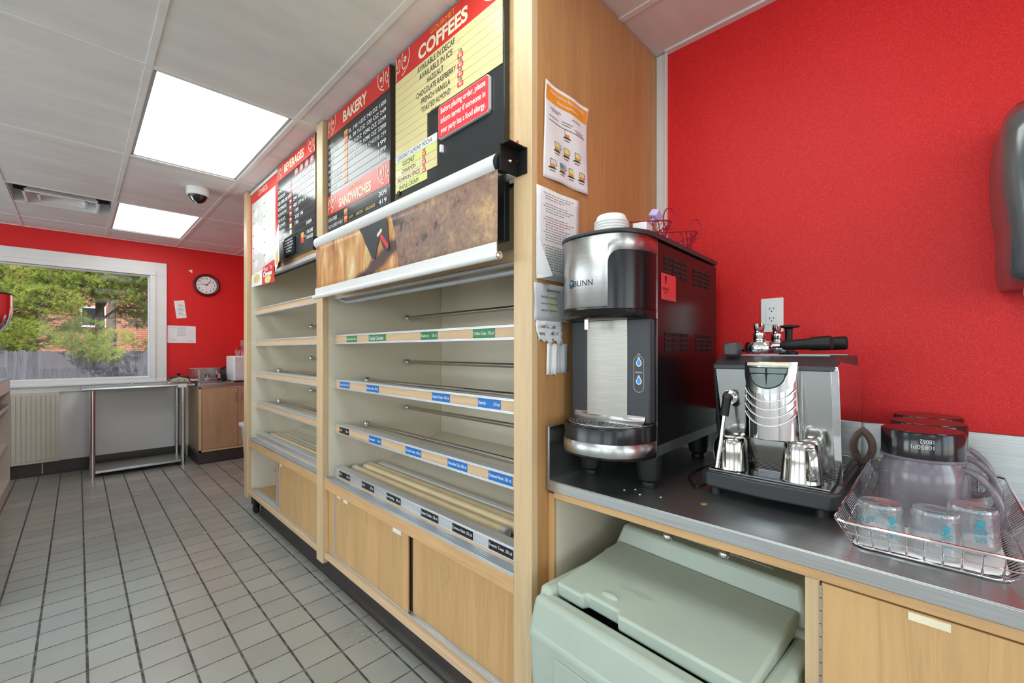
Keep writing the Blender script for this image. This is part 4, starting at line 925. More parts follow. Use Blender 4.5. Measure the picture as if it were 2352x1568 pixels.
# steel fascia: curved strip over the head, wide at the left, narrow band to the right
P = dshape(.1495, -.0006, WB+.0006, n=90); seg = MB(); V = []; Fs = []
def arcs(P):
    s = [0.0]
    for i in range(1, len(P)): s.append(s[-1]+(Vector(P[i])-Vector(P[i-1])).length)
    return s
SA = arcs(P); STOT = SA[-1]
def pat(s):                                    # point and outward normal at arc length s from the right-hand end
    s = max(0, min(STOT-1e-6, s)); i = max(j for j in range(len(SA)-1) if SA[j] <= s)
    a, b_ = Vector(P[i]), Vector(P[i+1]); q = a.lerp(b_, (s-SA[i])/(SA[i+1]-SA[i])); nr = Vector((-(b_-a).y, (b_-a).x)).normalized()
    return q, (nr if nr.x < 0 else -nr)
SE, RR = .170, .032
prof_ = [(s, .655) for s in np.linspace(0, SE-RR, 14)]+[(SE-RR+RR*math.sin(a), .655-RR*(1-math.cos(a))) for a in np.linspace(.15, PI/2, 7)]+[(SE+.0004, .508)]
prof_ += [(s, .508) for s in np.linspace(SE+.004, .326, 40)]+[(.3264, .60)]+[(.3264+.018*(1-math.cos(a)), .60+.018*math.sin(a)) for a in np.linspace(.2, PI/2, 5)]+[(s, .618) for s in np.linspace(.36, STOT, 12)]
for s_, zl in prof_:
    q, nr = pat(s_); V += [(q.x+nr.x*.001, q.y, zl), (q.x+nr.x*.001, q.y, .698)]
Fs = [(2*k, 2*k+1, 2*k+3, 2*k+2) for k in range(len(prof_)-1)]
M['steelh'] = aniso('brushed_steel_fascia', (.66,.67,.67), .36, .92)
seg.add(V, [f_[::-1] for f_ in Fs], 'steelh').build('fascia', t, solid=.002, ang=60)
# logo on the fascia
def onfas(s0, zz, e=.0025):                    # s0: metres along the curve from the left end
    q, nr = pat(STOT-s0); return (q.x+nr.x*e, q.y+nr.y*e, zz)
LG = STOT-.290; lg = MB(); V, Fc, W_ = glyphs('BUNN', 0.0)
lg.add([onfas(LG+.016+x/W_*.062, .566+y*.0165/.7) for x, y in V], Fc, 'ink')
lg.add([onfas(LG+.0085*1+.0085*math.cos(a), .574+.0125*math.sin(a)) for a in (2*PI*i/20 for i in range(20))], [tuple(range(20))], 'ink')
lg.add([onfas(LG, .581, .003), onfas(LG+.017, .581, .003), onfas(LG+.0085, .570, .003)], [(0,1,2)], 'drop').build('logo', t)
# column, tray
cf = -.033
MB().box(cf, .0, .004, WB-.004, .190, .480, 'charcoal').build('column', t, bevel=.004)
MB().box(cf-.0025, cf, .070, .202, .196, .478, 'champ').build('front_plate', t, bevel=.001)
n_ = MB().tube([(-.095, .165, .482), (-.095, .165, .450)], .008, 'chrome', 16).build('nozzle', t)
fr = FR((cf, 0, 0), (0,-1,0), (0,0,1))
pp = [(-.036+.015*math.cos(a), .325+.035+.015*math.sin(a)) for a in (PI*i/10 for i in range(11))]+[(-.036-.015*math.cos(a), .325-.035-.015*math.sin(a)) for a in (PI*i/10 for i in range(11))]
bt = MB().slab(pp, fr, 0, .0012, 'darkgrey').rib(fr, pp, .0012, 'grey', d=.0014, close=True)
for v_ in (.358, .308):
    dp = [(-.036+.0085*math.sin(a)*(1-max(0, math.cos(a))*.75), v_-.002+(.010 if math.cos(a) < 0 else .017)*math.cos(a)) for a in (2*PI*i/20 for i in range(20))]
    bt.slab([(x_*1, y_) for x_, y_ in dp], fr, .0013, .0017, 'whitep').slab([(-.036+(x_+.036)*.72, v_-.002+(y_-v_+.002)*.74) for x_, y_ in dp], fr, .0018, .0022, 'drop')
bt.txt(fr, 'STILL', -.036, .378, .0038, 'whitep', w=.010, al='c', d=.0018).txt(fr, 'SPARKLING', -.036, .328, .0038, 'whitep', w=.020, al='c', d=.0018)
bt.build('button_panel', t)
m = MB(); R = []
for z, b_ in ((.096, .142), (.100, .150), (.176, .150), (.183, .146)):
    R.append([(x, y, z) for x, y in dshape(b_, p=2.4)]+[(.0, WB, z), (.0, 0, z)])
tr_ = m.rings(R, 'blacksat').build('drip_tray', t, ang=50)
Pb = dshape(.1515, -.0008, WB+.0008, n=50, p=2.4)
MB().add([(x-.0005, y, z) for x, y in Pb for z in (.106, .141)], [(2*k+2, 2*k+3, 2*k+1, 2*k) for k in range(50)], 'steelh').build('steel_band', tr_, solid=.0015, ang=60)
gt = MB(); yc = WB/2
R = [[(x*.93, yc+(y-yc)*.93, .1842) for x, y in dshape(.146, p=2.4)]+[(-.004, WB-.012, .1842), (-.004, .012, .1842)]]
R.append([(x, y, .1862) for x, y, z in R[0]]); gt.rings(R, 'steel')
cx_ = -.070; fr3 = FR((0, 0, .1864), (0,-1,0), (-1,0,0)); fr3.N = Vector((0,0,1))
for r_ in range(1, 9):
    nn = 8+4*(r_ % 3); rr = .008+r_*.0125
    for i in range(nn):
        a0 = 2*PI*i/nn+.3*r_; a1 = a0+2*PI/nn*.68
        pts = [(-yc+rr*math.cos(a0+(a1-a0)*q/4), -cx_+rr*.62*math.sin(a0+(a1-a0)*q/4)) for q in range(5)]
        if any(abs(p_[0]+yc) > .108 or p_[1] > .125 or p_[1] < .018 for p_ in pts): continue
        gt.rib(fr3, pts, .0052, 'heads', d=0)
gt.disc(fr3, -yc, -cx_, .010, .006, 'heads', d=0)
gt.build('grille', t)
cv = MB(); R = []
for k in range(7):
    a = PI/2*k/6; R.append([(cf-.026+.026*math.sin(a)*1, y, .1865+.022*(1-math.cos(a))) for y in (.018, WB-.018)])
V = [p for r in R for p in r]; cv.add(V, [(2*i, 2*i+1, 2*i+3, 2*i+2) for i in range(6)], 'steelh').build('cove', t, solid=.0012)
for (x_, y_) in ((.030, .036), (.030, WB-.036), (.470, .050), (.470, WB-.05)):
    MB().lathe([(.020, 0), (.022, .004), (.020, .016), (.018, .017), (.030, .024), (.034, .050), (.036, .097)], (x_, y_, 0), 'black', 12).build('foot', t)
RB = Rz(math.radians(2.35)); OB = Vector((1.123, .548, CT))
def onb(x, y, z): return OB+RB @ Vector((x, y, z))
TOPB = CT+.7145
# stack of cup lids
lc = onb(-.062, .105, 0)
for i in range(5):
    lid = MB(); z0 = .7145+i*.0075
    lid.lathe([(.0445, 0), (.0475, .002), (.0475, .005), (.044, .007), (.042, .009), (.030, .009), (.001, .009)] if i < 4 else [(.0445, 0), (.0475, .002), (.0475, .005), (.043, .008), (.040, .020), (.037, .023), (.034, .019), (.001, .019)], (lc.x, lc.y, CT+z0), 'whitepl', 40)
    single(lid, 'cup_lid', 'white cup lid stacked on the water dispenser, %s' % ('bottom one of five', 'second from the bottom', 'middle one', 'second from the top', 'top one with the raised dome')[i], 'lid', 'stacked white cup lids on the dispenser')
bx = onb(.040, .060, 0)
X = Matrix.Translation((bx.x, bx.y, 0)) @ Rz(.2)
single(MB().box(-.03, .030, -.02, .02, TOPB, TOPB+.043, 'whitepl', X), 'carton', 'small white carton behind the cup lids on the dispenser', 'box', bevel=.002)
# red wire baskets
def wbasket(c, r, h, label, ang, el=1.0, dip=.0):
    t = thing('wire_basket', label, 'basket', (c.x, c.y, TOPB), group='red wire mesh baskets on the dispenser')
    def P(a, q): 
        rr = r*(.66+.34*q); return (c.x+rr*math.cos(a)*el, c.y+rr*math.sin(a), TOPB+.003+h*q+dip*q*math.cos(2*(a-ang)))
    n = 36
    MB().tube([P(2*PI*i/n, 1) for i in range(n)], .0022, 'wire', 6, close=True).tube([P(2*PI*i/n, 0) for i in range(n)], .0018, 'wire', 6, close=True).build('rim', t)
    m = MB(); nn = 26
    for i in range(nn):
        for s_ in (-1, 1):
            m.tube([P(2*PI*(i+s_*q*.34*nn/4.5)/nn, q) for q in (0, .2, .4, .6, .8, 1)], .0013, 'wire', 4, cap=False)
    for k in range(-5, 6):
        x_ = k/5.5*r*.66; w_ = math.sqrt(max(0, (r*.66)**2-x_*x_)); m.tube([(c.x+x_*el, c.y-w_, TOPB+.003), (c.x+x_*el, c.y+w_, TOPB+.003)], .0013, 'wire', 4, cap=False)
    m.build('mesh', t)
    for a in (ang,):
        q = P(a, 1); tx, ty = -math.sin(a), math.cos(a)
        MB().tube([(q[0]+(tx*.35+math.cos(a)*.94)*.021*math.cos(b)-.004*math.cos(a), q[1]+(ty*.35+math.sin(a)*.94)*.021*math.cos(b)-.004*math.sin(a), q[2]+.016+.034*math.sin(b)) for b in (2*PI*i/20 for i in range(20))], .0022, 'wire', 6, close=True).build('handle', t)
    return t
wbasket(onb(.165, .112, 0), .080, .072, 'red wire mesh basket holding the lilac charger, nearer the cup lids', -PI*.30, 1.0, .006)
wbasket(onb(.335, .090, 0), .080, .070, 'red wire mesh basket farther back on the dispenser, closest to the red wall', -PI*.30, 1.0, .006)
ch = onb(.130, .090, 0)
t = thing('phone_charger', 'lilac phone charger plug with wrapped cable standing in the red wire basket', 'charger', (ch.x, ch.y, TOPB))
X = Matrix.Translation((ch.x+.022, ch.y-.020, TOPB+.098)) @ Matrix.Rotation(.5, 4, 'Y') @ Matrix.Rotation(.35, 4, 'X')
MB().box(-.018, .018, -.014, .014, -.013, .013, 'purple', X).build('plug', t, bevel=.005, seg=3)
MB().box(-.009, .009, -.005, .005, .0131, .0137, 'heads', X).box(-.006, .006, -.0015, .0015, .0137, .0141, 'whitep', X).build('port', t)
P0, P1 = Vector((ch.x+.016, ch.y-.016, TOPB+.086)), Vector((ch.x-.022, ch.y+.014, TOPB+.008))
MB().tube([P0, P1], .0055, 'purple', 10).tube([P0.lerp(P1, k/60)+Vector((.0085*math.cos(k*.9), .0085*math.sin(k*.9), 0)) for k in range(61)], .0022, 'purple', 6).build('cable', t)
# ================================================================= espresso machine (faces the aisle)
EX, EY = 1.235, .300                    # front of the body, middle of its width
t = thing('espresso_machine', 'mirror-polished espresso machine with black drip tray on the counter', 'espresso machine', (EX, EY, CT))
Y0, Y1 = .165, .437
tray = MB(); R = []
for z, e in ((.020, .012), (.026, .002), (.058, .0), (.064, .004)):
    x0, x1, a, b = 1.198+e, 1.560, .152+e, .462-e; c_ = .018
    R.append([(x0+c_, a, CT+z), (x0, a+c_, CT+z), (x0-.008, (a+b)/2, CT+z), (x0, b-c_, CT+z), (x0+c_, b, CT+z), (x1, b, CT+z), (x1, a, CT+z)][::-1])
tr_ = tray.rings(R, 'darkgrey').build('drip_tray', t, bevel=.003, ang=30)
MB().box(1.214, 1.330, .168, .446, CT+.0645, CT+.0652, 'heads').build('tray_well', tr_)
gr = MB()
for i in range(20): gr.box(1.216+i*.0058, 1.2182+i*.0058, .172, .442, CT+.0653, CT+.0685, 'chrome')
gr.build('grille', t)
for a, b in ((1.235, .19), (1.235, .43), (1.60, .19), (1.60, .42)): MB().lathe([(.016, 0), (.013, .022)], (a, b, CT), 'black', 14).build('foot', t)
def slope(z): return 1.240+(.350-z)*.24        # front panel leans: x of the panel at height z above the counter
fp = MB()
X0b, X0t = slope(.069), slope(.340)
fp.add([(X0b, Y0+.012, CT+.069), (X0b, Y1-.012, CT+.069), (X0t, Y1-.004, CT+.340), (X0t, Y0+.004, CT+.340)], [(0,1,2,3)], 'chrome')
M['mirror'] = chrome('mirror_steel', (.60,.62,.61), .12)
fp = MB().add([(X0b, Y0+.012, CT+.069), (X0b, Y1-.012, CT+.069), (X0t, Y1-.004, CT+.340), (X0t, Y0+.004, CT+.340), (X0b+.03, Y0+.012, CT+.069), (X0b+.03, Y1-.012, CT+.069), (X0t+.03, Y1-.004, CT+.340), (X0t+.03, Y0+.004, CT+.340)], [(0,1,2,3),(4,7,6,5),(0,4,5,1),(3,2,6,7)], 'mirror')
fp.build('front_panel', t)
def sidep(y, th, mat):
    f_ = FR((0, y, CT), (1,0,0), (0,0,1))
    return MB().slab([(X0b-.008, .062), (1.66, .062), (1.68, .09), (1.68, .300), (1.655, .345), (1.300, .362), (X0t-.004, .352)], f_, -th/2, th/2, mat)
sidep(Y0, .008, 'chrome').build('side_panel', t, bevel=.002); sidep(Y1, .008, 'black').build('side_panel', t, bevel=.002)
sd_ = MB().add([(X0b-.010, Y0-.006, CT+.066), (X0t-.008, Y0-.006, CT+.345), (X0t+.004, Y0-.006, CT+.345), (X0b+.002, Y0-.006, CT+.066), (X0b-.010, Y0+.010, CT+.066), (X0t-.008, Y0+.010, CT+.345), (X0t+.004, Y0+.010, CT+.345), (X0b+.002, Y0+.010, CT+.066)], [(0,1,2,3),(7,6,5,4),(0,4,5,1),(1,5,6,2),(2,6,7,3),(3,7,4,0)], 'chrome')
sd_.build('corner_trim', t, bevel=.001)
MB().box(X0b+.03, 1.675, Y0+.004, Y1-.004, CT+.066, CT+.34, 'black').build('back_body', t)
top = MB(); f_ = FR((0, Y0+.004, CT), (1,0,0), (0,0,1))
f_ = FR((0, Y1-.002, CT), (1,0,0), (0,0,1))
top.slab([(X0t-.012, .341), (X0t-.010, .352), (X0t+.030, .372), (X0t+.055, .376), (1.64, .376), (1.665, .352), (1.665, .341)], f_, 0, Y1-Y0-.004, 'darkgrey').build('lid', t, bevel=.002)
rl = MB().tube([(X0t+.06, Y0+.02, CT+.3775), (X0t+.06, Y1-.02, CT+.3775)], .002, 'grey', 6).tube([(1.60, Y0+.02, CT+.3775), (1.60, Y1-.02, CT+.3775)], .002, 'grey', 6); rl.build('cup_rail', t)
MB().box(X0t+.005, X0t+.045, Y1-.058, Y1-.020, CT+.376, CT+.412, 'darkgrey').build('steam_knob', t, bevel=.005)
# group head: cylinder with a slanted control face
gc = (1.262, .296); gr_ = .066
gm = MB(); R = []
def gring(z, r, cut=0):
    return [(gc[0]-r*1.05*math.sin(a), gc[1]+r*math.cos(a), CT+z) for a in (PI*i/24 for i in range(25))]+[(gc[0]+.03, gc[1]-r, CT+z), (gc[0]+.03, gc[1]+r, CT+z)]
for z, r in ((.168, .062), (.171, .068), (.225, .067), (.290, .066), (.352, .066)): R.append(gring(z, r))
# lean the ring tops back so that the head follows the slanted panel
R = [[(x+(.0), y, z) for x, y, z in r] for r in R]
gh = gm.rings(R, 'chrome').build('group_head', t, ang=40)
f_ = FR((gc[0]-.0705, gc[1], CT+.352), (0,-1,0), (0,0,1))
cpn = MB(); shp = [(-.066, .010), (.070, .010), (.066, -.018)]+[(.066*math.cos(a), -.018-.052*math.sin(a)) for a in (PI*i/16 for i in range(1, 16))]+[(-.066, -.018)]
def cyl(u, v_, e=.001):                          # wrap a point of the control face round the head
    a = u/.072; return (gc[0]-(.070+e)*math.cos(a), gc[1]-(.069+e)*math.sin(a), CT+.352+v_)
def wrap(m, pts, mat, e):
    n_ = len(pts); cen = (sum(p[0] for p in pts)/n_, sum(p[1] for p in pts)/n_)
    ringsN = 5; V = [cyl(cen[0]+(p[0]-cen[0])*q/ringsN, cen[1]+(p[1]-cen[1])*q/ringsN, e) for q in range(1, ringsN+1) for p in pts]
    Fc = [tuple(range(n_))]+[(q*n_+i, q*n_+(i+1) % n_, (q+1)*n_+(i+1) % n_, (q+1)*n_+i) for q in range(ringsN-1) for i in range(n_)]
    m.add(V, Fc, mat)
def dens(pts, k=6): return [(a[0]+(b[0]-a[0])*i/k, a[1]+(b[1]-a[1])*i/k) for a, b in zip(pts, pts[1:]+pts[:1]) for i in range(k)]
wrap(cpn, dens(shp, 3), 'steelh', .0030); cpn.build('control_face', t)
bt = MB()
half = [(.040*math.cos(a), -.022-.034*math.sin(a)) for a in (PI*i/20 for i in range(21))]
wrap(bt, dens([(-.046, -.003), (.046, -.003), (.044, -.020), (-.044, -.020)]), 'heads', .0036)
wrap(bt, dens([(-.044, -.018), (.044, -.018)]+half[1:-1], 2), 'heads', .0036)
M['btn'] = plain('grey_green_button', (.16,.21,.20), .4)
for s_ in (-1, 1):
    wrap(bt, dens([(s_*.002, -.005), (s_*.043, -.005), (s_*.0415, -.0175), (s_*.002, -.0175)]), 'btn', .0046)
    wrap(bt, dens([(s_*.0022, -.021), (s_*.038, -.021)]+[(s_*.037*math.cos(a), -.022-.031*math.sin(a)) for a in (PI/2*i/8 for i in range(1, 9))], 2), 'btn', .0046)
bt.build('buttons', t)
np_ = MB(); wrap(np_, dens([(-.050, .0085), (.050, .0085), (.048, .0005), (-.052, .0005)]), 'creamp', .0040); np_.build('name_plate', t)
rg = MB()
for k in range(4):
    rg.tube([cyl(u, -.088-.020*k+(u/.066)**2*.030, .0012) for u in np.linspace(-.066, .066, 15)], .0014, 'whitep', 6)
rg.build('ring_line', t)
MB().box(gc[0]-.01, gc[0]+.045, gc[1]-.060, gc[1]+.060, CT+.168, CT+.345, 'chrome').build('head_neck', t, bevel=.004)
# steam wand
wy = .402; wx = slope(.262)
MB().lathe([(.019, 0), (.019, .006), (.013, .010), (.010, .012)], (wx, wy, CT+.262), 'chrome', 24, ax=(-1,0,.0)).build('wand_joint', t)
MB().tube([(wx-.008, wy, CT+.262), (wx-.030, wy-.001, CT+.258), (wx-.040, wy+.003, CT+.215)], .011, 'black', 14).build('wand_sleeve', t)
MB().tube([(wx-.040, wy+.003, CT+.215), (wx-.058, wy+.013, CT+.090)], .0052, 'chrome', 12).tube([(wx-.0575, wy+.0125, CT+.095), (wx-.060, wy+.014, CT+.078)], .0065, 'chrome', 12).build('steam_wand', t)
# two upturned steel pitchers on the grille
def pitcher(x, y, r0, r1, h, label, hang, z0=CT+.0687):
    t = thing('steel_pitcher', label, 'pitcher', (x, y, z0), group='steel milk pitchers upside down on the drip tray')
    MB().lathe([(r0-.0015, .0), (r0+.001, .001), (r0, .004), (r1+(r0-r1)*.45, h*.5), (r1, h-.010), (r1-.004, h-.003), (r1-.010, h), (.001, h-.0005)], (x, y, z0), 'pitcher', 44, cap=(False, True)).build('body', t, ang=60)
    ca, sa = math.cos(hang), math.sin(hang); rr = lambda q: r0+(r1-r0)*q
    pts = [(rr(.86), .86), (rr(.86)+.016, .80), (rr(.8)+.022, .62), (rr(.5)+.024, .40), (rr(.2)+.016, .14), (rr(.1)+.001, .10)]
    hm = MB(); A = []
    for d, q in pts: A.append(Vector((x+ca*d, y+sa*d, z0+h*q)))
    side = Vector((-sa, ca, 0))*.0085; V = []
    for p in A: V += [p+side, p-side]
    hm.add(V, [(2*i, 2*i+1, 2*i+3, 2*i+2) for i in range(len(A)-1)], 'pitcher').build('handle', t, solid=.0022, bevel=.0006)
pitcher(1.262, .398, .0395, .037, .088, 'smaller squat steel pitcher upside down under the steam wand', math.radians(60))
pitcher(1.258, .236, .0445, .038, .104, 'larger steel pitcher upside down with its handle facing the aisle', math.radians(213))
# portafilters on the machine top
def porta(x, y, z, ang, tilt, label, flip):
    t = thing('portafilter', label, 'portafilter', (x, y, z), group='portafilters on the espresso machine')
    d = Vector((math.cos(ang), math.sin(ang), tilt)).normalized()
    c = Vector((x, y, z))
    MB().lathe([(.001, 0), (.033, 0), (.036, .006), (.036, .020), (.032, .030), (.014, .034), (.001, .034)], c, 'chrome', 32).box(x-.010, x+.010, y+.030, y+.045, z+.004, z+.010, 'chrome').build('basket_head', t, ang=40)
    sp = MB().lathe([(.012, 0), (.0145, .004), (.0145, .022), (.010, .026)], c+Vector((0,0,.033)), 'chrome', 20)
    for s_ in (-1, 1):
        b_ = c+Vector((0,0,.055)); q = Vector((-d.y, d.x, 0))*s_
        sp.tube([b_, b_+q*.010+Vector((0,0,.006)), b_+q*.020+Vector((0,0,.016)), b_+q*.023+Vector((0,0,.026))], [.0075, .008, .007, .0055], 'chrome', 12)
    sp.build('spout', t)
    a = c+Vector((0,0,.018)); 
    MB().tube([a+d*.030, a+d*.056], [.007, .006], 'chrome', 12).tube([a+d*.052, a+d*.060, a+d*.085, a+d*.115, a+d*.125, a+d*.160, a+d*.166], [.006, .0125, .0135, .0145, .0175, .0185, .0165], 'black', 20).build('handle', t, ang=50)
    MB().lathe([(.0125, 0), (.0125, .0012), (.001, .0013)], a+d*.1655, 'heads', 20, ax=d).build('handle_end', t)
    return t
TZ = CT+.377
porta(1.335, .350, TZ+.0065, math.radians(-94), .05, 'portafilter with its black handle toward the right, nearer the front of the machine top', 0)
porta(1.455, .335, TZ+.0065, math.radians(-90), .06, 'portafilter lying farther back on the machine top with a paler handle end', 0)
t = thing('coffee_tamper', 'black tamper standing behind the portafilters on the machine top', 'tamper', (1.60, .335, TZ))
MB().lathe([(.026, 0), (.026, .010), (.012, .014), (.0105, .030), (.0105, .082), (.014, .086)], (1.60, .335, TZ), 'black', 24).build('stem', t)
MB().lathe([(.024, .086), (.030, .088), (.030, .092), (.010, .096), (.001, .096)], (1.60, .335, TZ), 'black', 28).build('disc_top', t)
# cords and ring
single(MB().tube(spl([(1.62, .50, CT+.004), (1.45, .545, CT+.004), (1.33, .54, CT+.004), (1.26, .505, CT+.004), (1.225, .480, CT+.006), (1.25, .464, CT+.012)]), .0038, 'black', 8), 'power_cord', 'black power cord on the counter between dispenser and espresso machine', 'cord')
single(MB().tube(spl([(1.70, .150, CT+.035), (1.69, .146, CT+.030), (1.688, .155, CT+.012), (1.695, .20, CT+.006)]), .004, 'black', 8), 'power_cord', 'black cord behind the espresso machine near the round felt ring', 'cord')
rgc = (1.708, .202, .973)
m = MB(); R = []
for i in range(48):
    a = 2*PI*i/48; k = 1+.02*(i % 2)
    R.append([(rgc[0]+.007*math.cos(b), rgc[1]+(.064+.0095*math.sin(b)*k)*math.cos(a), rgc[2]+(.064+.0095*math.sin(b)*k)*math.sin(a)) for b in (2*PI*j/10 for j in range(10))])
m.rings(R, 'tan', close=True)
single(m, 'felt_ring', 'tan ribbed ring leaning on the steel backsplash behind the espresso machine', 'ring')
# ================================================================= wire tray with jugs and tumblers
t = thing('wire_tray', 'chrome wire tray holding the upturned jugs and tumblers', 'tray', (1.35, .01, CT))
RT = dict(x0=1.040, x1=1.698, y0=-.128, y1=.142, z=CT+.060); RB_ = dict(x0=1.088, x1=1.694, y0=-.090, y1=.120, z=CT+.004)
def rr_(q, c_=.02): return [(q['x0']+c_*.3, q['y0']+c_*.3, q['z']), (q['x0'], q['y0']+c_, q['z']), (q['x0'], q['y1']-c_, q['z']), (q['x0']+c_*.3, q['y1']-c_*.3, q['z']), (q['x0']+c_, q['y1'], q['z']), (q['x1']-c_, q['y1'], q['z']), (q['x1'], q['y1']-c_, q['z']), (q['x1'], q['y0']+c_, q['z']), (q['x1']-c_, q['y0'], q['z']), (q['x0']+c_, q['y0'], q['z'])]
MB().tube(rr_(RT), .0030, 'chrome', 8, close=True).build('rim', t)
MB().tube(rr_(RB_), .0020, 'chrome', 8, close=True).tube(rr_(dict(x0=1.064, x1=1.696, y0=-.109, y1=.131, z=CT+.032)), .0012, 'chrome', 6, close=True).build('base_rim', t)
wv_ = MB()
for i in range(9):
    q = i/8; wv_.tube([(RT['x0'], RB_['y0']+.01+(RB_['y1']-RB_['y0']-.02)*q, RT['z']), (RB_['x0'], RB_['y0']+.01+(RB_['y1']-RB_['y0']-.02)*q, RB_['z'])], .0015, 'chrome', 6)
    wv_.tube([(RT['x1'], RB_['y0']+.01+(RB_['y1']-RB_['y0']-.02)*q, RT['z']), (RB_['x1'], RB_['y0']+.01+(RB_['y1']-RB_['y0']-.02)*q, RB_['z'])], .0015, 'chrome', 6)
for i in range(46):
    q = i/45; xa = RT['x0']+.012+(RT['x1']-RT['x0']-.024)*q; xb = RB_['x0']+.01+(RB_['x1']-RB_['x0']-.02)*q
    wv_.tube([(xa, RT['y1'], RT['z']), (xb, RB_['y1'], RB_['z']), (xb, RB_['y0'], RB_['z']), (xa, RT['y0'], RT['z'])], .0013, 'chrome', 6)
wv_.build('wires', t)
m = MB().grid(lambda u, v: (1.093+.59*u, -.088+.206*v, CT+.0065+.0015*math.sin(u*17+v*5)*math.sin(v*9)+(.022*max(0, .10-v)*8*(.6+.4*math.sin(u*7)))), 30, 14, 'whitep')
single(m, 'paper_towel', 'white paper towel lining the chrome wire tray', 'towel', solid=.0008)
def jug(x, y, label, ha):
    z = CT+.011; t = thing('blender_jug', label, 'jug', (x, y, z), group='upturned blender jugs in the wire tray')
    MB().lathe([(.0715, 0), (.0738, .004), (.0738, .060), (.0730, .098), (.070, .122), (.062, .138), (.0625, .142)], (x, y, z), 'smoky', 48, cap=(False, False)).build('body', t, ang=60)
    MB().lathe([(.069, .140), (.071, .142), (.071, .147), (.067, .148)], (x, y, z), 'smoky', 48).build('collar', t)
    b_ = MB().lathe([(.066, .146), (.0695, .148), (.0695, .200), (.0675, .2035), (.001, .2035)], (x, y, z), 'blackgloss', 48).build('base_cap', t, ang=40)
    w_ = MB(); V, Fc, W_ = glyphs('10850P1', 0); a0 = math.atan2(-y, -x)+.02; k = .034/W_
    def on(s, h): a = a0+s/.0697; return (x+.0699*math.cos(a), y+.0699*math.sin(a), z+h)
    for s_, hh, ww in (('10850P1', .178, .036), ('18062', .190, .022)):
        V, Fc, W_ = glyphs(s_, 0); k = ww/W_; w_.add([on(.018-xx*k, hh-yy*.0088/.7) for xx, yy in V], [f_[::1] for f_ in Fc], 'capgrey')
    if 'front' in label: w_.build('lettering', b_)
    else: pass
    d = Vector((math.cos(ha), math.sin(ha), 0)); c = Vector((x, y, z))
    MB().tube(spl([c+d*.060+Vector((0,0,.128)), c+d*.085+Vector((0,0,.118)), c+d*.108+Vector((0,0,.090)), c+d*.118+Vector((0,0,.055)), c+d*.112+Vector((0,0,.020)), c+d*.098+Vector((0,0,.010)), c+d*.076+Vector((0,0,.012))]), .0068, 'smoky', 12).build('handle', t)
jug(1.330, .0225, 'upturned frosted blender jug with black cap, frontmost of three and marked 10850P1', math.radians(-100))
jug(1.478, .014, 'upturned frosted blender jug with black cap, middle one of three', math.radians(-98))
jug(1.625, .016, 'upturned frosted blender jug with black cap, rearmost against the backsplash', math.radians(-92))
def tumbler(x, y, label, la):
    z = CT+.0105; t = thing('plastic_tumbler', label, 'tumbler', (x, y, z), group='clear tumblers upside down in the wire tray')
    h = .080
    MB().lathe([(.0385, 0), (.0395, .001), (.0390, .004), (.0350, h-.014), (.0358, h-.012), (.0355, h-.009), (.0338, h-.008), (.0338, h-.003), (.0320, h), (.0300, h-.0015), (.001, h-.003)], (x, y, z), 'clear', 44, cap=(False, False)).build('cup', t, ang=50)
    w_ = MB()
    def put(a0, sc, s_, hh, ww, hgt):
        V, Fc, W_ = glyphs(s_, .01); k = ww/W_
        def on(s, zz): r = .0395-(.004)*zz/h+.0004; a = a0+s/r; return (x+r*math.cos(a), y+r*math.sin(a), z+zz)
        w_.add([on(ww/2-xx*k, hh-yy*hgt/.7) for xx, yy in V], Fc, 'teal')
    def palm(a0, z0):
        for i in range(6):
            ww = (.006, .010, .013, .011, .015, .008)[i]; r = .0395-.004*(z0+i*.0022)/h+.0004
            V = []
            for k_ in range(7):
                a = a0+(k_/6-.5)*ww/r; V += [(x+r*math.cos(a), y+r*math.sin(a), z+z0+i*.0024), (x+r*math.cos(a), y+r*math.sin(a), z+z0+i*.0024+.0016+.001*(k_ == 3))]
            w_.add(V, [(2*i_, 2*i_+2, 2*i_+3, 2*i_+1) for i_ in range(6)], 'teal')
    for a0 in (la, la+PI*.82):
        put(a0, 1, 'OASIS', .046, .017, .0095); put(a0, 1, 'ISLAND', .032, .017, .0095); palm(a0, .048)
    w_.build('print', t)
tumbler(1.119, .0794, 'clear tumbler with teal print, leftmost of the three in the wire tray', math.radians(214))
tumbler(1.137, .0010, 'clear tumbler with teal print, middle one nearest the tray front', math.radians(205))
tumbler(1.216, -.0500, 'clear tumbler with teal print, rightmost of the three beside the jug', math.radians(195))
single(MB().lathe([(.014, 0), (.018, .004), (.013, .007), (.001, .005)], (1.175, .105, CT+.030), 'teal', 16, ax=(.6,.3,.7)), 'teal_lid', 'small teal spout cap between the tray wires and the left tumbler', 'cap')
# ================================================================= ice bin
t = thing('ice_bin', 'sage green insulated ice bin with a sliding lid, rolled under the counter', 'ice bin', (.846, .785, 0), rotz=math.radians(-4.35))
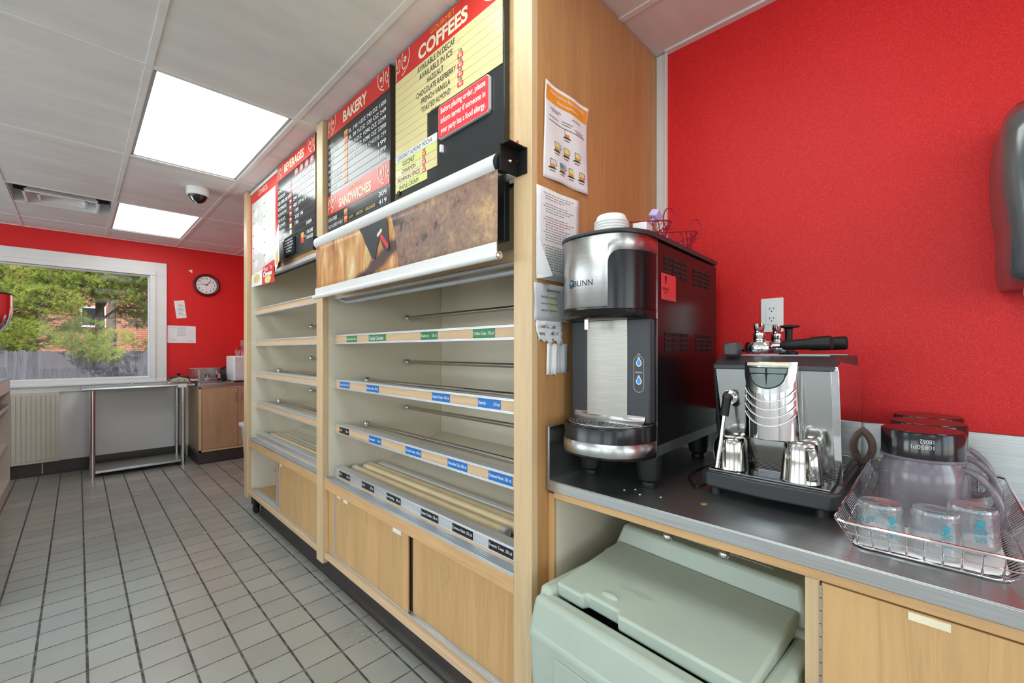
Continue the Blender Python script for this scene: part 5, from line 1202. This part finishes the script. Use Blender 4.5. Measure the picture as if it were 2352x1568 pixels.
# local: x to the back, y to the right is negative (0 .. -.58)
WBN = .58
b_ = MB().frust((.02, .70, -WBN+.01, -.01), (.0, .72, -WBN, 0), .10, .545, 'bin'); b_.build('body', t, bevel=.028, seg=4)
m = MB()                                         # front rail and side rails round the lid well
m.frust((.0, .075, -WBN, 0), (.022, .070, -WBN+.012, -.012), .50, .612, 'bin'); m.build('front_rim', t, bevel=.014, seg=3)
for y0_, y1_ in ((-.052, 0), (-WBN, -WBN+.052)):
    MB().frust((.02, .42, y0_, y1_), (.05, .40, y0_+.006, y1_-.006), .50, .628, 'bin').build('side_rim', t, bevel=.012, seg=3)
f_ = FR((-.0004, 0, 0), (0,-1,0), (0,0,1))
MB().slab([(.105,.16),(.475,.16),(.475,.500),(.105,.500)], f_, -.002, .0012, 'bin').build('front_recess', t, bevel=.004)
MB().box(.060, .350, -WBN+.056, -.056, .560, .572, 'heads').build('ice_well', t)
X = Matrix.Translation((.078, -WBN/2, .600)) @ Matrix.Rotation(-.105, 4, 'Y')
li = MB()
hw = .247; P = [(0,-hw),(0,-.045),(.022,-.037),(.022,.060),(0,.068),(0,hw),(.285,hw),(.285,-hw)]
V = [(x_, y_, z_) for z_ in (0, .040) for x_, y_ in [( (0,-hw)), (0,.05), (.016,.058), (.016,.150), (0,.158), (0,hw), (.290,hw), (.290,-hw)]]
li.add(V, [tuple(range(8))[::-1], tuple(range(8, 16))]+[(i, (i+1) % 8, 8+(i+1) % 8, 8+i) for i in range(8)], 'bin', X)
ld = li.build('sliding_lid', t, bevel=.007, seg=3)
X2 = X @ Matrix.Translation((.048, .104, .0405))
MB().sphere((0,0,0), .0105, 'bin', 14, sc=(1, 2.4, .7)).build('finger_grip', ld).matrix_local = X2
lw_ = MB(); V, Fc, W_ = glyphs('CAMBRO', 0.0)
lw_.add([X @ Vector((.112-yy*.018/.7*-1-.018, .112-(xx/W_*.10)+.0, .0412)) for xx, yy in V], Fc, plain('embossed_sage', (.47,.54,.46), .42)); lw_.build('embossed_lettering', ld)
bl = MB().frust((.345, .70, -WBN+.002, -.002), (.350, .69, -WBN+.008, -.008), .600, .640, 'bin'); bl.build('rear_lid_flange', t, bevel=.008, seg=3)
bl = MB().frust((.352, .68, -WBN+.024, -.024), (.385, .66, -WBN+.045, -.045), .632, .716, 'bin'); r_ = bl.build('rear_lid', t, bevel=.010, seg=3)
MB().box(.43, .62, -WBN+.12, -.12, .7155, .7175, 'bin').build('lid_panel', r_, bevel=.001)
for y_ in (-.03, -WBN+.03):
    MB().box(.33, .38, y_-.025, y_+.025, .55, .64, 'bin').build('corner_latch', t, bevel=.012, seg=3)
for a, c_ in ((.06, -.06), (.06, -.52), (.62, -.06), (.62, -.52)):
    w_ = MB().lathe([(.042, -.014), (.050, -.010), (.050, .010), (.042, .014)], (a, c_, .05), 'black', 24, ax=(0,1,0)).box(a-.02, a+.02, c_-.022, c_+.022, .06, .11, 'steelz'); w_.build('caster', t)
# ================================================================= far end: work table, press, sink cabinet, microwave, bin
t = thing('steel_table', 'narrow stainless steel work table under the window', 'table', (.47, 6.19, 0))
TX0, TX1, TY0, TY1 = .024, .925, 5.93, 6.42
MB().box(TX0, TX1, TY0+.012, TY1, .868, .900, 'steelx').tube([(TX0, TY0+.016, .884), (TX1, TY0+.016, .884)], .016, 'steelx', 20).build('tabletop', t)
MB().box(.10, .84, TY0+.03, TY1-.03, .040, .066, 'steelx').build('undershelf', t, bevel=.003)
for a in (.102, .822):
    for b in (TY0+.03, TY1-.05):
        MB().tube([(a, b, .0), (a, b, .868)], .0215, 'steelz', 20).build('leg', t)
t = thing('sandwich_press', 'small flat grill press with black knob on the right end of the steel table', 'grill press', (.80, 6.12, .90))
MB().box(.700, .895, 6.00, 6.24, .903, .922, 'chrome').build('base', t, bevel=.003)
f_ = FR((0, 5.995, 0), (1,0,0), (0,0,1))
MB().slab([(.725,.920),(.880,.920),(.885,.945),(.860,.962),(.80,.974),(.745,.962),(.722,.945)], f_, -.20, 0, M['bin']).build('cover', t, bevel=.003)
MB().box(.715, .890, 6.02, 6.22, .955, .972, 'black').build('top_plate', t, bevel=.005)
MB().lathe([(.008, 0), (.008, .022), (.022, .028), (.024, .034), (.014, .042), (.001, .043)], (.80, 6.09, .972), 'black', 20).build('knob', t)
MB().box(.665, .700, 6.02, 6.20, .925, .950, 'chrome').box(.895, .940, 6.02, 6.20, .925, .945, 'chrome').build('side_clamp', t, bevel=.003)
for u_ in (.785, .842): MB().disc(f_, u_, .940, .006, .006, 'black', d=.0002, t=.003).build('screw', t)
single(MB().box(.775, .850, TY0-.004, TY0+.0, .866, .905, 'paper'), 'paper_note', 'small blank white note on the front edge of the steel table', 'note')
single(MB().box(.41, .425, 6.30, 6.33, .900, .935, 'trimw'), 'clip', 'tiny pale clip standing at the back of the steel table', 'clip')
SX0, SY0 = .945, 5.82
t = thing('sink_cabinet', 'birch sink cabinet with two doors at the far end', 'cabinet', (1.34, 6.15, 0))
MB().box(SX0, XW-.005, SY0+.02, YW-.002, .136, .858, 'woodsink').box(SX0, SX0+.022, SY0, SY0+.02, .136, .858, 'woodp').box(SX0, XW-.005, SY0, SY0+.02, .136, .158, 'woodp').box(SX0, XW-.005, SY0, SY0+.02, .846, .858, 'woodp').build('carcass', t)
MB().box(SX0-.001, SX0, SY0+.14, SY0+.145, .14, .855, 'kick').build('side_seam', t)
MB().box(SX0-.012, XW-.02, SY0+.015, YW-.02, 0, .134, 'kick').build('toe_kick', t, bevel=.012)
for a, b, hx in ((SX0+.026, 1.3155, 1.294), (1.3195, 1.70, 1.350)):
    d = MB().box(a, b, SY0-.002, SY0+.018, .162, .843, 'woodsink').build('door', t, bevel=.001)
    MB().tube([(hx, SY0-.002, .785), (hx, SY0-.028, .780), (hx, SY0-.028, .690), (hx, SY0-.002, .685)], .005, 'steelz', 10).build('handle', d)
MB().box(1.28, 1.345, SY0-.003, SY0-.0015, .850, .857, 'paper').build('paper_tag', t)
t = thing('steel_sink', 'steel sink top with raised splash sides on the birch cabinet', 'sink', (1.34, 6.15, .858))
MB().box(SX0-.004, XW-.003, SY0-.012, 5.95, .860, .900, 'steelx').box(SX0-.004, 1.02, 5.95, YW-.02, .860, .900, 'steelx').box(1.34, XW-.003, 5.95, YW-.02, .860, .900, 'steelx').box(1.02, 1.34, 6.30, YW-.02, .860, .900, 'steelx').build('deck', t, bevel=.002)
MB().box(1.02, 1.34, 5.95, 6.30, .862, .866, 'steelx').build('basin', t)
MB().box(SX0-.004, SX0+.010, SY0-.012, YW-.02, .900, 1.056, 'steelx').build('sidesplash', t, bevel=.002)
MB().box(SX0+.010, XW-.003, YW-.020, YW-.002, .900, 1.056, 'steelx').build('backsplash', t, bevel=.002)
t = thing('faucet', 'chrome two-handle faucet on the far sink', 'faucet', (1.18, 6.33, .9))
MB().box(1.08, 1.29, 6.31, 6.36, .905, .930, 'chrome').build('base', t, bevel=.006)
MB().tube([(1.20, 6.33, .93), (1.205, 6.32, 1.02), (1.20, 6.25, 1.035), (1.195, 6.16, .985), (1.19, 6.12, .95)], .010, 'chrome', 12).build('spout', t)
for a in (1.11, 1.255): MB().lathe([(.018, 0), (.014, .02), (.022, .028), (.022, .045), (.010, .052)], (a, 6.33, .93), 'chrome', 16).tube([(a, 6.33, .97), (a-.02, 6.26, .975)], .007, 'chrome', 8).build('handle', t)
t = thing('countertop_appliance', 'black appliance with a looped black cable behind the far sink', 'appliance', (1.275, 6.2, .9))
MB().box(1.228, 1.280, 6.17, 6.25, .9005, .985, 'black').build('base', t, bevel=.012)
MB().tube([(1.25, 6.22, .985)]+[(1.30+.065*math.cos(a), 6.255, 1.010+.055*math.sin(a)) for a in (PI+2*PI*i/18*1.4 for i in range(19))], .005, 'black', 8).tube([(1.24, 6.30, 1.04), (1.29, 6.30, 1.065), (1.38, 6.30, 1.06), (1.50, 6.30, 1.065)], .012, 'black', 8).build('cable', t)
t = thing('microwave_oven', 'white countertop microwave at the far end of the sink', 'microwave', (1.50, 6.0, .9))
MB().box(1.285, 1.70, 5.868, 6.22, .915, 1.205, 'whitepl').build('body', t, bevel=.006)
MB().box(1.30, 1.60, 5.858, 5.868, .93, 1.195, 'stone').box(1.325, 1.58, 5.857, 5.858, .96, 1.17, 'papergrey').build('door', t)
for a in (1.31, 1.67):
    for b in (5.90, 6.18): MB().box(a-.012, a+.012, b-.012, b+.012, .900, .915, 'black').build('foot', t)
single(MB().lathe([(.020, 0), (.030, .06), (.032, .072)], (1.345, 5.96, 1.2055), 'clear', 20, cap=(True, False)), 'clear_cup', 'short clear cup on the white microwave, under the red cup', 'cup')
single(MB().lathe([(.026, .074), (.044, .115), (.040, .118), (.022, .085)], (1.345, 5.96, 1.2055), 'redp', 20), 'red_cup', 'small red cup stacked on a clear cup on the microwave', 'cup')
single(MB().lathe([(.018, 0), (.024, .18), (.026, .19)], (1.405, 5.99, 1.2055), 'clear', 20, cap=(True, False)), 'clear_cup', 'tall narrow clear cup on the white microwave', 'cup')
# waste bin just beyond the case
t = thing('waste_bin', 'tall pale grey waste bin standing beyond the display case', 'bin', (1.20, 4.30, 0))
MB().frust((1.075, 1.43, 4.16, 4.44), (1.035, 1.47, 4.12, 4.48), .012, .600, 'stone').build('body', t, bevel=.02, seg=3)
R = []
for z, e in ((.585, .006), (.592, .022), (.618, .024), (.628, .016)):
    x0, x1, y0, y1, c_ = 1.035-e, 1.47+e, 4.12-e, 4.48+e, .05
    R.append([(x0+c_,y0,z),(x1-c_,y0,z),(x1,y0+c_,z),(x1,y1-c_,z),(x1-c_,y1,z),(x0+c_,y1,z),(x0,y1-c_,z),(x0,y0+c_,z)])
MB().rings(R, 'stone').build('lid', t, bevel=.004)
for a, b in ((1.10, 4.19), (1.10, 4.41), (1.40, 4.19), (1.40, 4.41)): MB().box(a-.015, a+.015, b-.015, b+.015, 0, .014, 'black').build('foot', t)
t = thing('caster_wheel', 'black swivel caster under the far end of the display case', 'caster', (.985, 3.82, 0))
for o_ in (0, .05): MB().lathe([(.012, -.010), (.027, -.010), (.029, -.006), (.029, .006), (.027, .010), (.012, .010)], (.982+o_*.3, 3.79+o_, .029), 'black', 24, ax=(1,.35,0)).build('wheel', t)
MB().box(.965, 1.03, 3.775, 3.86, .058, .121, 'black').build('fork', t, bevel=.004)
# ================================================================= left service counter (its end shows at the picture edge)
t = thing('service_counter', 'cream service counter with open shelves at the left edge of the picture', 'counter', (-.75, 5.2, 0))
cx0, cx1, cy0, cy1 = -1.05, -.437, 3.2, 6.04
MB().box(cx0, cx1, cy1-.022, cy1, .0, 1.010, 'ctr').build('end_panel', t, bevel=.001)
MB().box(cx0, cx1, cy0, cy0+.022, .0, 1.010, 'ctr').build('end_panel', t, bevel=.001)
MB().box(cx0, cx1, cy0+.022, cy1-.022, .900, 1.010, 'ctr').build('top', t, bevel=.001); MB().box(cx0-.02, cx1+.004, cy0-.01, cy1+.006, 1.010, 1.022, 'grey').build('top_edge', t, bevel=.001)
MB().box(cx0, cx1-.004, cy0+.022, cy1-.022, .765, .785, 'steel').box(cx1-.008, cx1, cy0+.022, cy1-.022, .750, .785, 'ctr').build('steel_shelf', t)
MB().box(cx0, cx1-.01, cy0+.022, cy1-.022, .40, .425, 'ctr').build('shelf', t); MB().box(cx0, cx1, cy0+.022, cy1-.022, .0, .09, 'ctr').build('plinth', t)
MB().box(cx0, cx0+.02, cy0+.022, cy1-.022, .09, .90, 'ctr').build('back_panel', t)
t = thing('chrome_urn', 'rounded chrome urn cut by the left picture edge above the service counter', 'urn', (-.556, 5.30, 1.022))
MB().lathe([(.001, .30), (.03, .31), (.10, .36), (.165, .45), (.188, .55), (.19, .66), (.19, .69)], (-.556, 5.30, 1.0222), 'chrome', 48).build('body', t, ang=60)
MB().lathe([(.192, .69), (.192, .70), (.15, .71), (.001, .712)], (-.556, 5.30, 1.0222), 'black', 40).build('lid', t)
MB().lathe([(.12, 0), (.12, .012), (.035, .03), (.03, .31)], (-.556, 5.30, 1.0222), 'chrome', 32).build('stand', t)
for i, (x_, y_) in enumerate(((.62, 3.62), (.36, 5.0))): single(MB().sphere((x_, y_, .003), .012, 'debris', 6, sc=(1.4, 1, .25)), 'floor_crumb', 'small crumb on the tiles in the middle of the aisle, %s one' % ('nearer', 'farther')[i], 'crumb')
rnd = random.Random(3)
m = MB()
for i in range(60):
    x_, y_ = .90+rnd.gauss(0, .035), 1.80+rnd.gauss(0, .09); r_ = rnd.uniform(.0012, .0035); m.box(x_-r_, x_+r_, y_-r_, y_+r_*.8, 0, r_*.7, 'debris')
o = single(m, 'floor_debris', 'scattered grit and crumbs on the tiles beside the toe kick', 'debris'); o['kind'] = 'stuff'
# ================================================================= outside the window
GZ = -.45
struct(MB().box(-30, 30, YW+.2, 45, GZ-.1, GZ, plain('ground_litter', (.22,.18,.12), .9, var=.3, vs=3)), 'ground')
wd = wood('weathered_fence_board', (.135,.13,.155), k=.8, rough=.8, contrast=.35)
t = thing('wooden_fence', 'weathered grey picket fence outside the window', 'fence', (0, 11.6, GZ))
m = MB(); rnd = random.Random(5)
for i in range(110):
    x_ = -6.0+i*.105; h_ = 1.72+rnd.uniform(-.012, .012); y_ = 11.6+rnd.uniform(-.004, .004)
    m.box(x_, x_+.1035, y_, y_+.018, GZ, GZ+h_-.03, wd); m.frust((x_, x_+.1035, y_, y_+.018), (x_+.02, x_+.082, y_, y_+.018), GZ+h_-.03, GZ+h_, wd)
m.build('boards', t); MB().box(-6, 5.5, 11.62, 11.66, GZ+.3, GZ+.39, wd).box(-6, 5.5, 11.62, 11.66, GZ+1.35, GZ+1.44, wd).build('rails', t)
def brick():
    a = NT('red_brick'); v = a.coords((1,1,1), rot=(PI/2,0,0)); b = a.n('TexBrick', i_Scale=1.0); b.inputs['Brick Width'].default_value = .22; b.inputs['Row Height'].default_value = .075; b.inputs['Mortar Size'].default_value = .008
    b.inputs['Color1'].default_value = (.44,.12,.07,1); b.inputs['Color2'].default_value = (.36,.09,.055,1); b.inputs['Mortar'].default_value = (.42,.30,.24,1); a.l(v, b.inputs['Vector']); a.l(b.outputs[0], a.p.inputs['Base Color']); a.p.inputs['Roughness'].default_value = .85; return a.m
t = thing('brick_building', 'red brick building behind the pines and fence outside', 'building', (0, 21, GZ))
MB().box(-9, 9, 20, 24, GZ, 6.5, brick()).build('wall', t)
for a, z0, z1 in ((.35, 2.05, 2.75), (-2.4, 1.95, 3.35), (3.4, 1.95, 3.35)):
    w_ = MB().box(a-.32, a+.32, 19.94, 20.0, z0, z1, 'whitepl').build('window', t); MB().box(a-.25, a+.25, 19.93, 19.94, z0+.07, z1-.07, 'board').build('pane', w_)
def needle_mat(name, c):
    a = NT(name); v = a.coords((1.6,1.6,1.6)); n = a.n('TexNoise', i_Scale=1.0, i_Detail=4.0); a.l(v, n.inputs['Vector'])
    a.l(a.ramp(n.outputs[0], [(.32, mul(c, .62)), (.5, c), (.68, (c[0]*1.5, c[1]*1.35, c[2]*1.1))]), a.p.inputs['Base Color']); a.p.inputs['Roughness'].default_value = .6
    tr = a.n('BsdfTranslucent'); tr.inputs[0].default_value = (c[0]*1.3, c[1]*1.4, c[2], 1); mx = a.n('MixShader'); mx.inputs[0].default_value = .3
    a.l(a.p.outputs[0], mx.inputs[1]); a.l(tr.outputs[0], mx.inputs[2]); a.l(mx.outputs[0], a.out.inputs[0]); return a.m
M['needle'] = needle_mat('pine_needles', (.36,.42,.085)); M['needle2'] = needle_mat('dark_pine_needles', (.20,.28,.08)); M['bark'] = plain('grey_bark', (.16,.13,.11), .9, var=.3, vs=20); M['bark2'] = plain('pale_bark', (.42,.38,.34), .9, var=.3, vs=20)
def pine(x, y, h, boughs, seed, label, mat='needle', dens_=1.0, bark='bark'):
    rs = np.random.RandomState(seed); t = thing('pine_tree', label, 'tree', (x, y, GZ), group='trees outside the window')
    lean = rs.uniform(-.15, .15)
    MB().tube([(x, y, GZ), (x+lean*.4, y+.1, GZ+h*.4), (x+lean, y, GZ+h)], [.11, .08, .02], bark, 10).build('trunk', t)
    br = MB(); cen = []
    for bx_, by_, bz_, r_ in boughs:
        z0 = max(GZ+.5, bz_-.35); p0 = Vector((x+lean*(z0-GZ)/h, y, z0)); p1 = Vector((bx_, by_, bz_)); mid = p0.lerp(p1, .5)+Vector((0, 0, .12))
        br.tube([p0, mid, p1], [.035, .022, .008], bark, 6)
        for k in range(9):
            d = Vector(rs.normal(0, 1, 3)); d.normalize(); d.z *= .6; q = p1+d*r_*rs.uniform(.5, 1.05); br.tube([p0.lerp(p1, rs.uniform(.4, 1)), q], [.010, .003], bark, 4)
    br.build('branches', t)
    V = []; Fc = []
    for bx_, by_, bz_, r_ in boughs:
        nt_ = int(330*dens_*(r_/.45)**2)
        for k in range(nt_):
            d = rs.normal(0, 1, 3); d /= np.linalg.norm(d); c = np.array([bx_, by_, bz_])+d*np.array([1.15, 1.0, .62])*r_*rs.uniform(.35, 1)**.5
            ax = d*.7+np.array([0, 0, .35])+rs.normal(0, .25, 3); ax /= np.linalg.norm(ax)
            for j in range(13):
                q = ax+rs.normal(0, .55, 3); q /= np.linalg.norm(q); L = rs.uniform(.06, .105); s_ = np.cross(q, rs.normal(0, 1, 3)); s_ *= .0042/np.linalg.norm(s_)
                k0 = len(V); V += [tuple(c-s_), tuple(c+s_), tuple(c+q*L)]; Fc.append((k0, k0+1, k0+2))
    m = MB(); m.v = V; m.f = Fc; m.m = [0]*len(Fc); m.mats = [M[mat]]
    o = m.mesh('needles', (x, y, GZ), smooth=False); ob = bpy.data.objects.new('needles', o); C.objects.link(ob); ob.parent = t; ob['kind'] = 'stuff'
def bl(n, x0, x1, y0, y1, z0, z1, r0, r1, seed):
    r = random.Random(seed); return [(r.uniform(x0, x1), r.uniform(y0, y1), r.uniform(z0, z1), r.uniform(r0, r1)) for _ in range(n)]
pine(-1.15, 12.6, 6.5, bl(34, -1.7, .0, 11.8, 12.8, 1.25, 3.4, .32, .48, 1)+bl(12, -1.5, -.35, 11.75, 12.2, 1.2, 1.9, .28, .36, 9), 1, 'big bright green pine filling the left of the window view')
pine(.35, 13.1, 6.0, bl(20, -.3, .95, 12.0, 13.2, 2.2, 3.5, .28, .42, 2)+[(.15, 11.35, 1.28, .26), (.38, 11.35, 1.22, .24), (-.05, 11.4, 1.45, .26), (.55, 11.5, 1.5, .28), (.1, 12.2, 1.75, .3)], 2, 'pine with a low bough hanging over the fence in mid window')
pine(1.35, 13.6, 5.5, bl(16, .6, 1.6, 12.6, 13.9, 1.3, 3.2, .25, .38, 3), 3, 'sparser darker pine with pale branches at the right of the window', 'needle2', .55, 'bark2')
pine(-3.2, 14.0, 7, bl(16, -4.2, -1.6, 13.2, 14.5, 1.2, 4.2, .4, .6, 4), 4, 'dark pine farther back beyond the left part of the window', 'needle2', .6)
pine(.6, 15.5, 8, bl(16, -.8, 2.4, 15, 16, 2.9, 5.0, .45, .6, 6), 6, 'tall dark pine high up behind the others', 'needle2', .5)
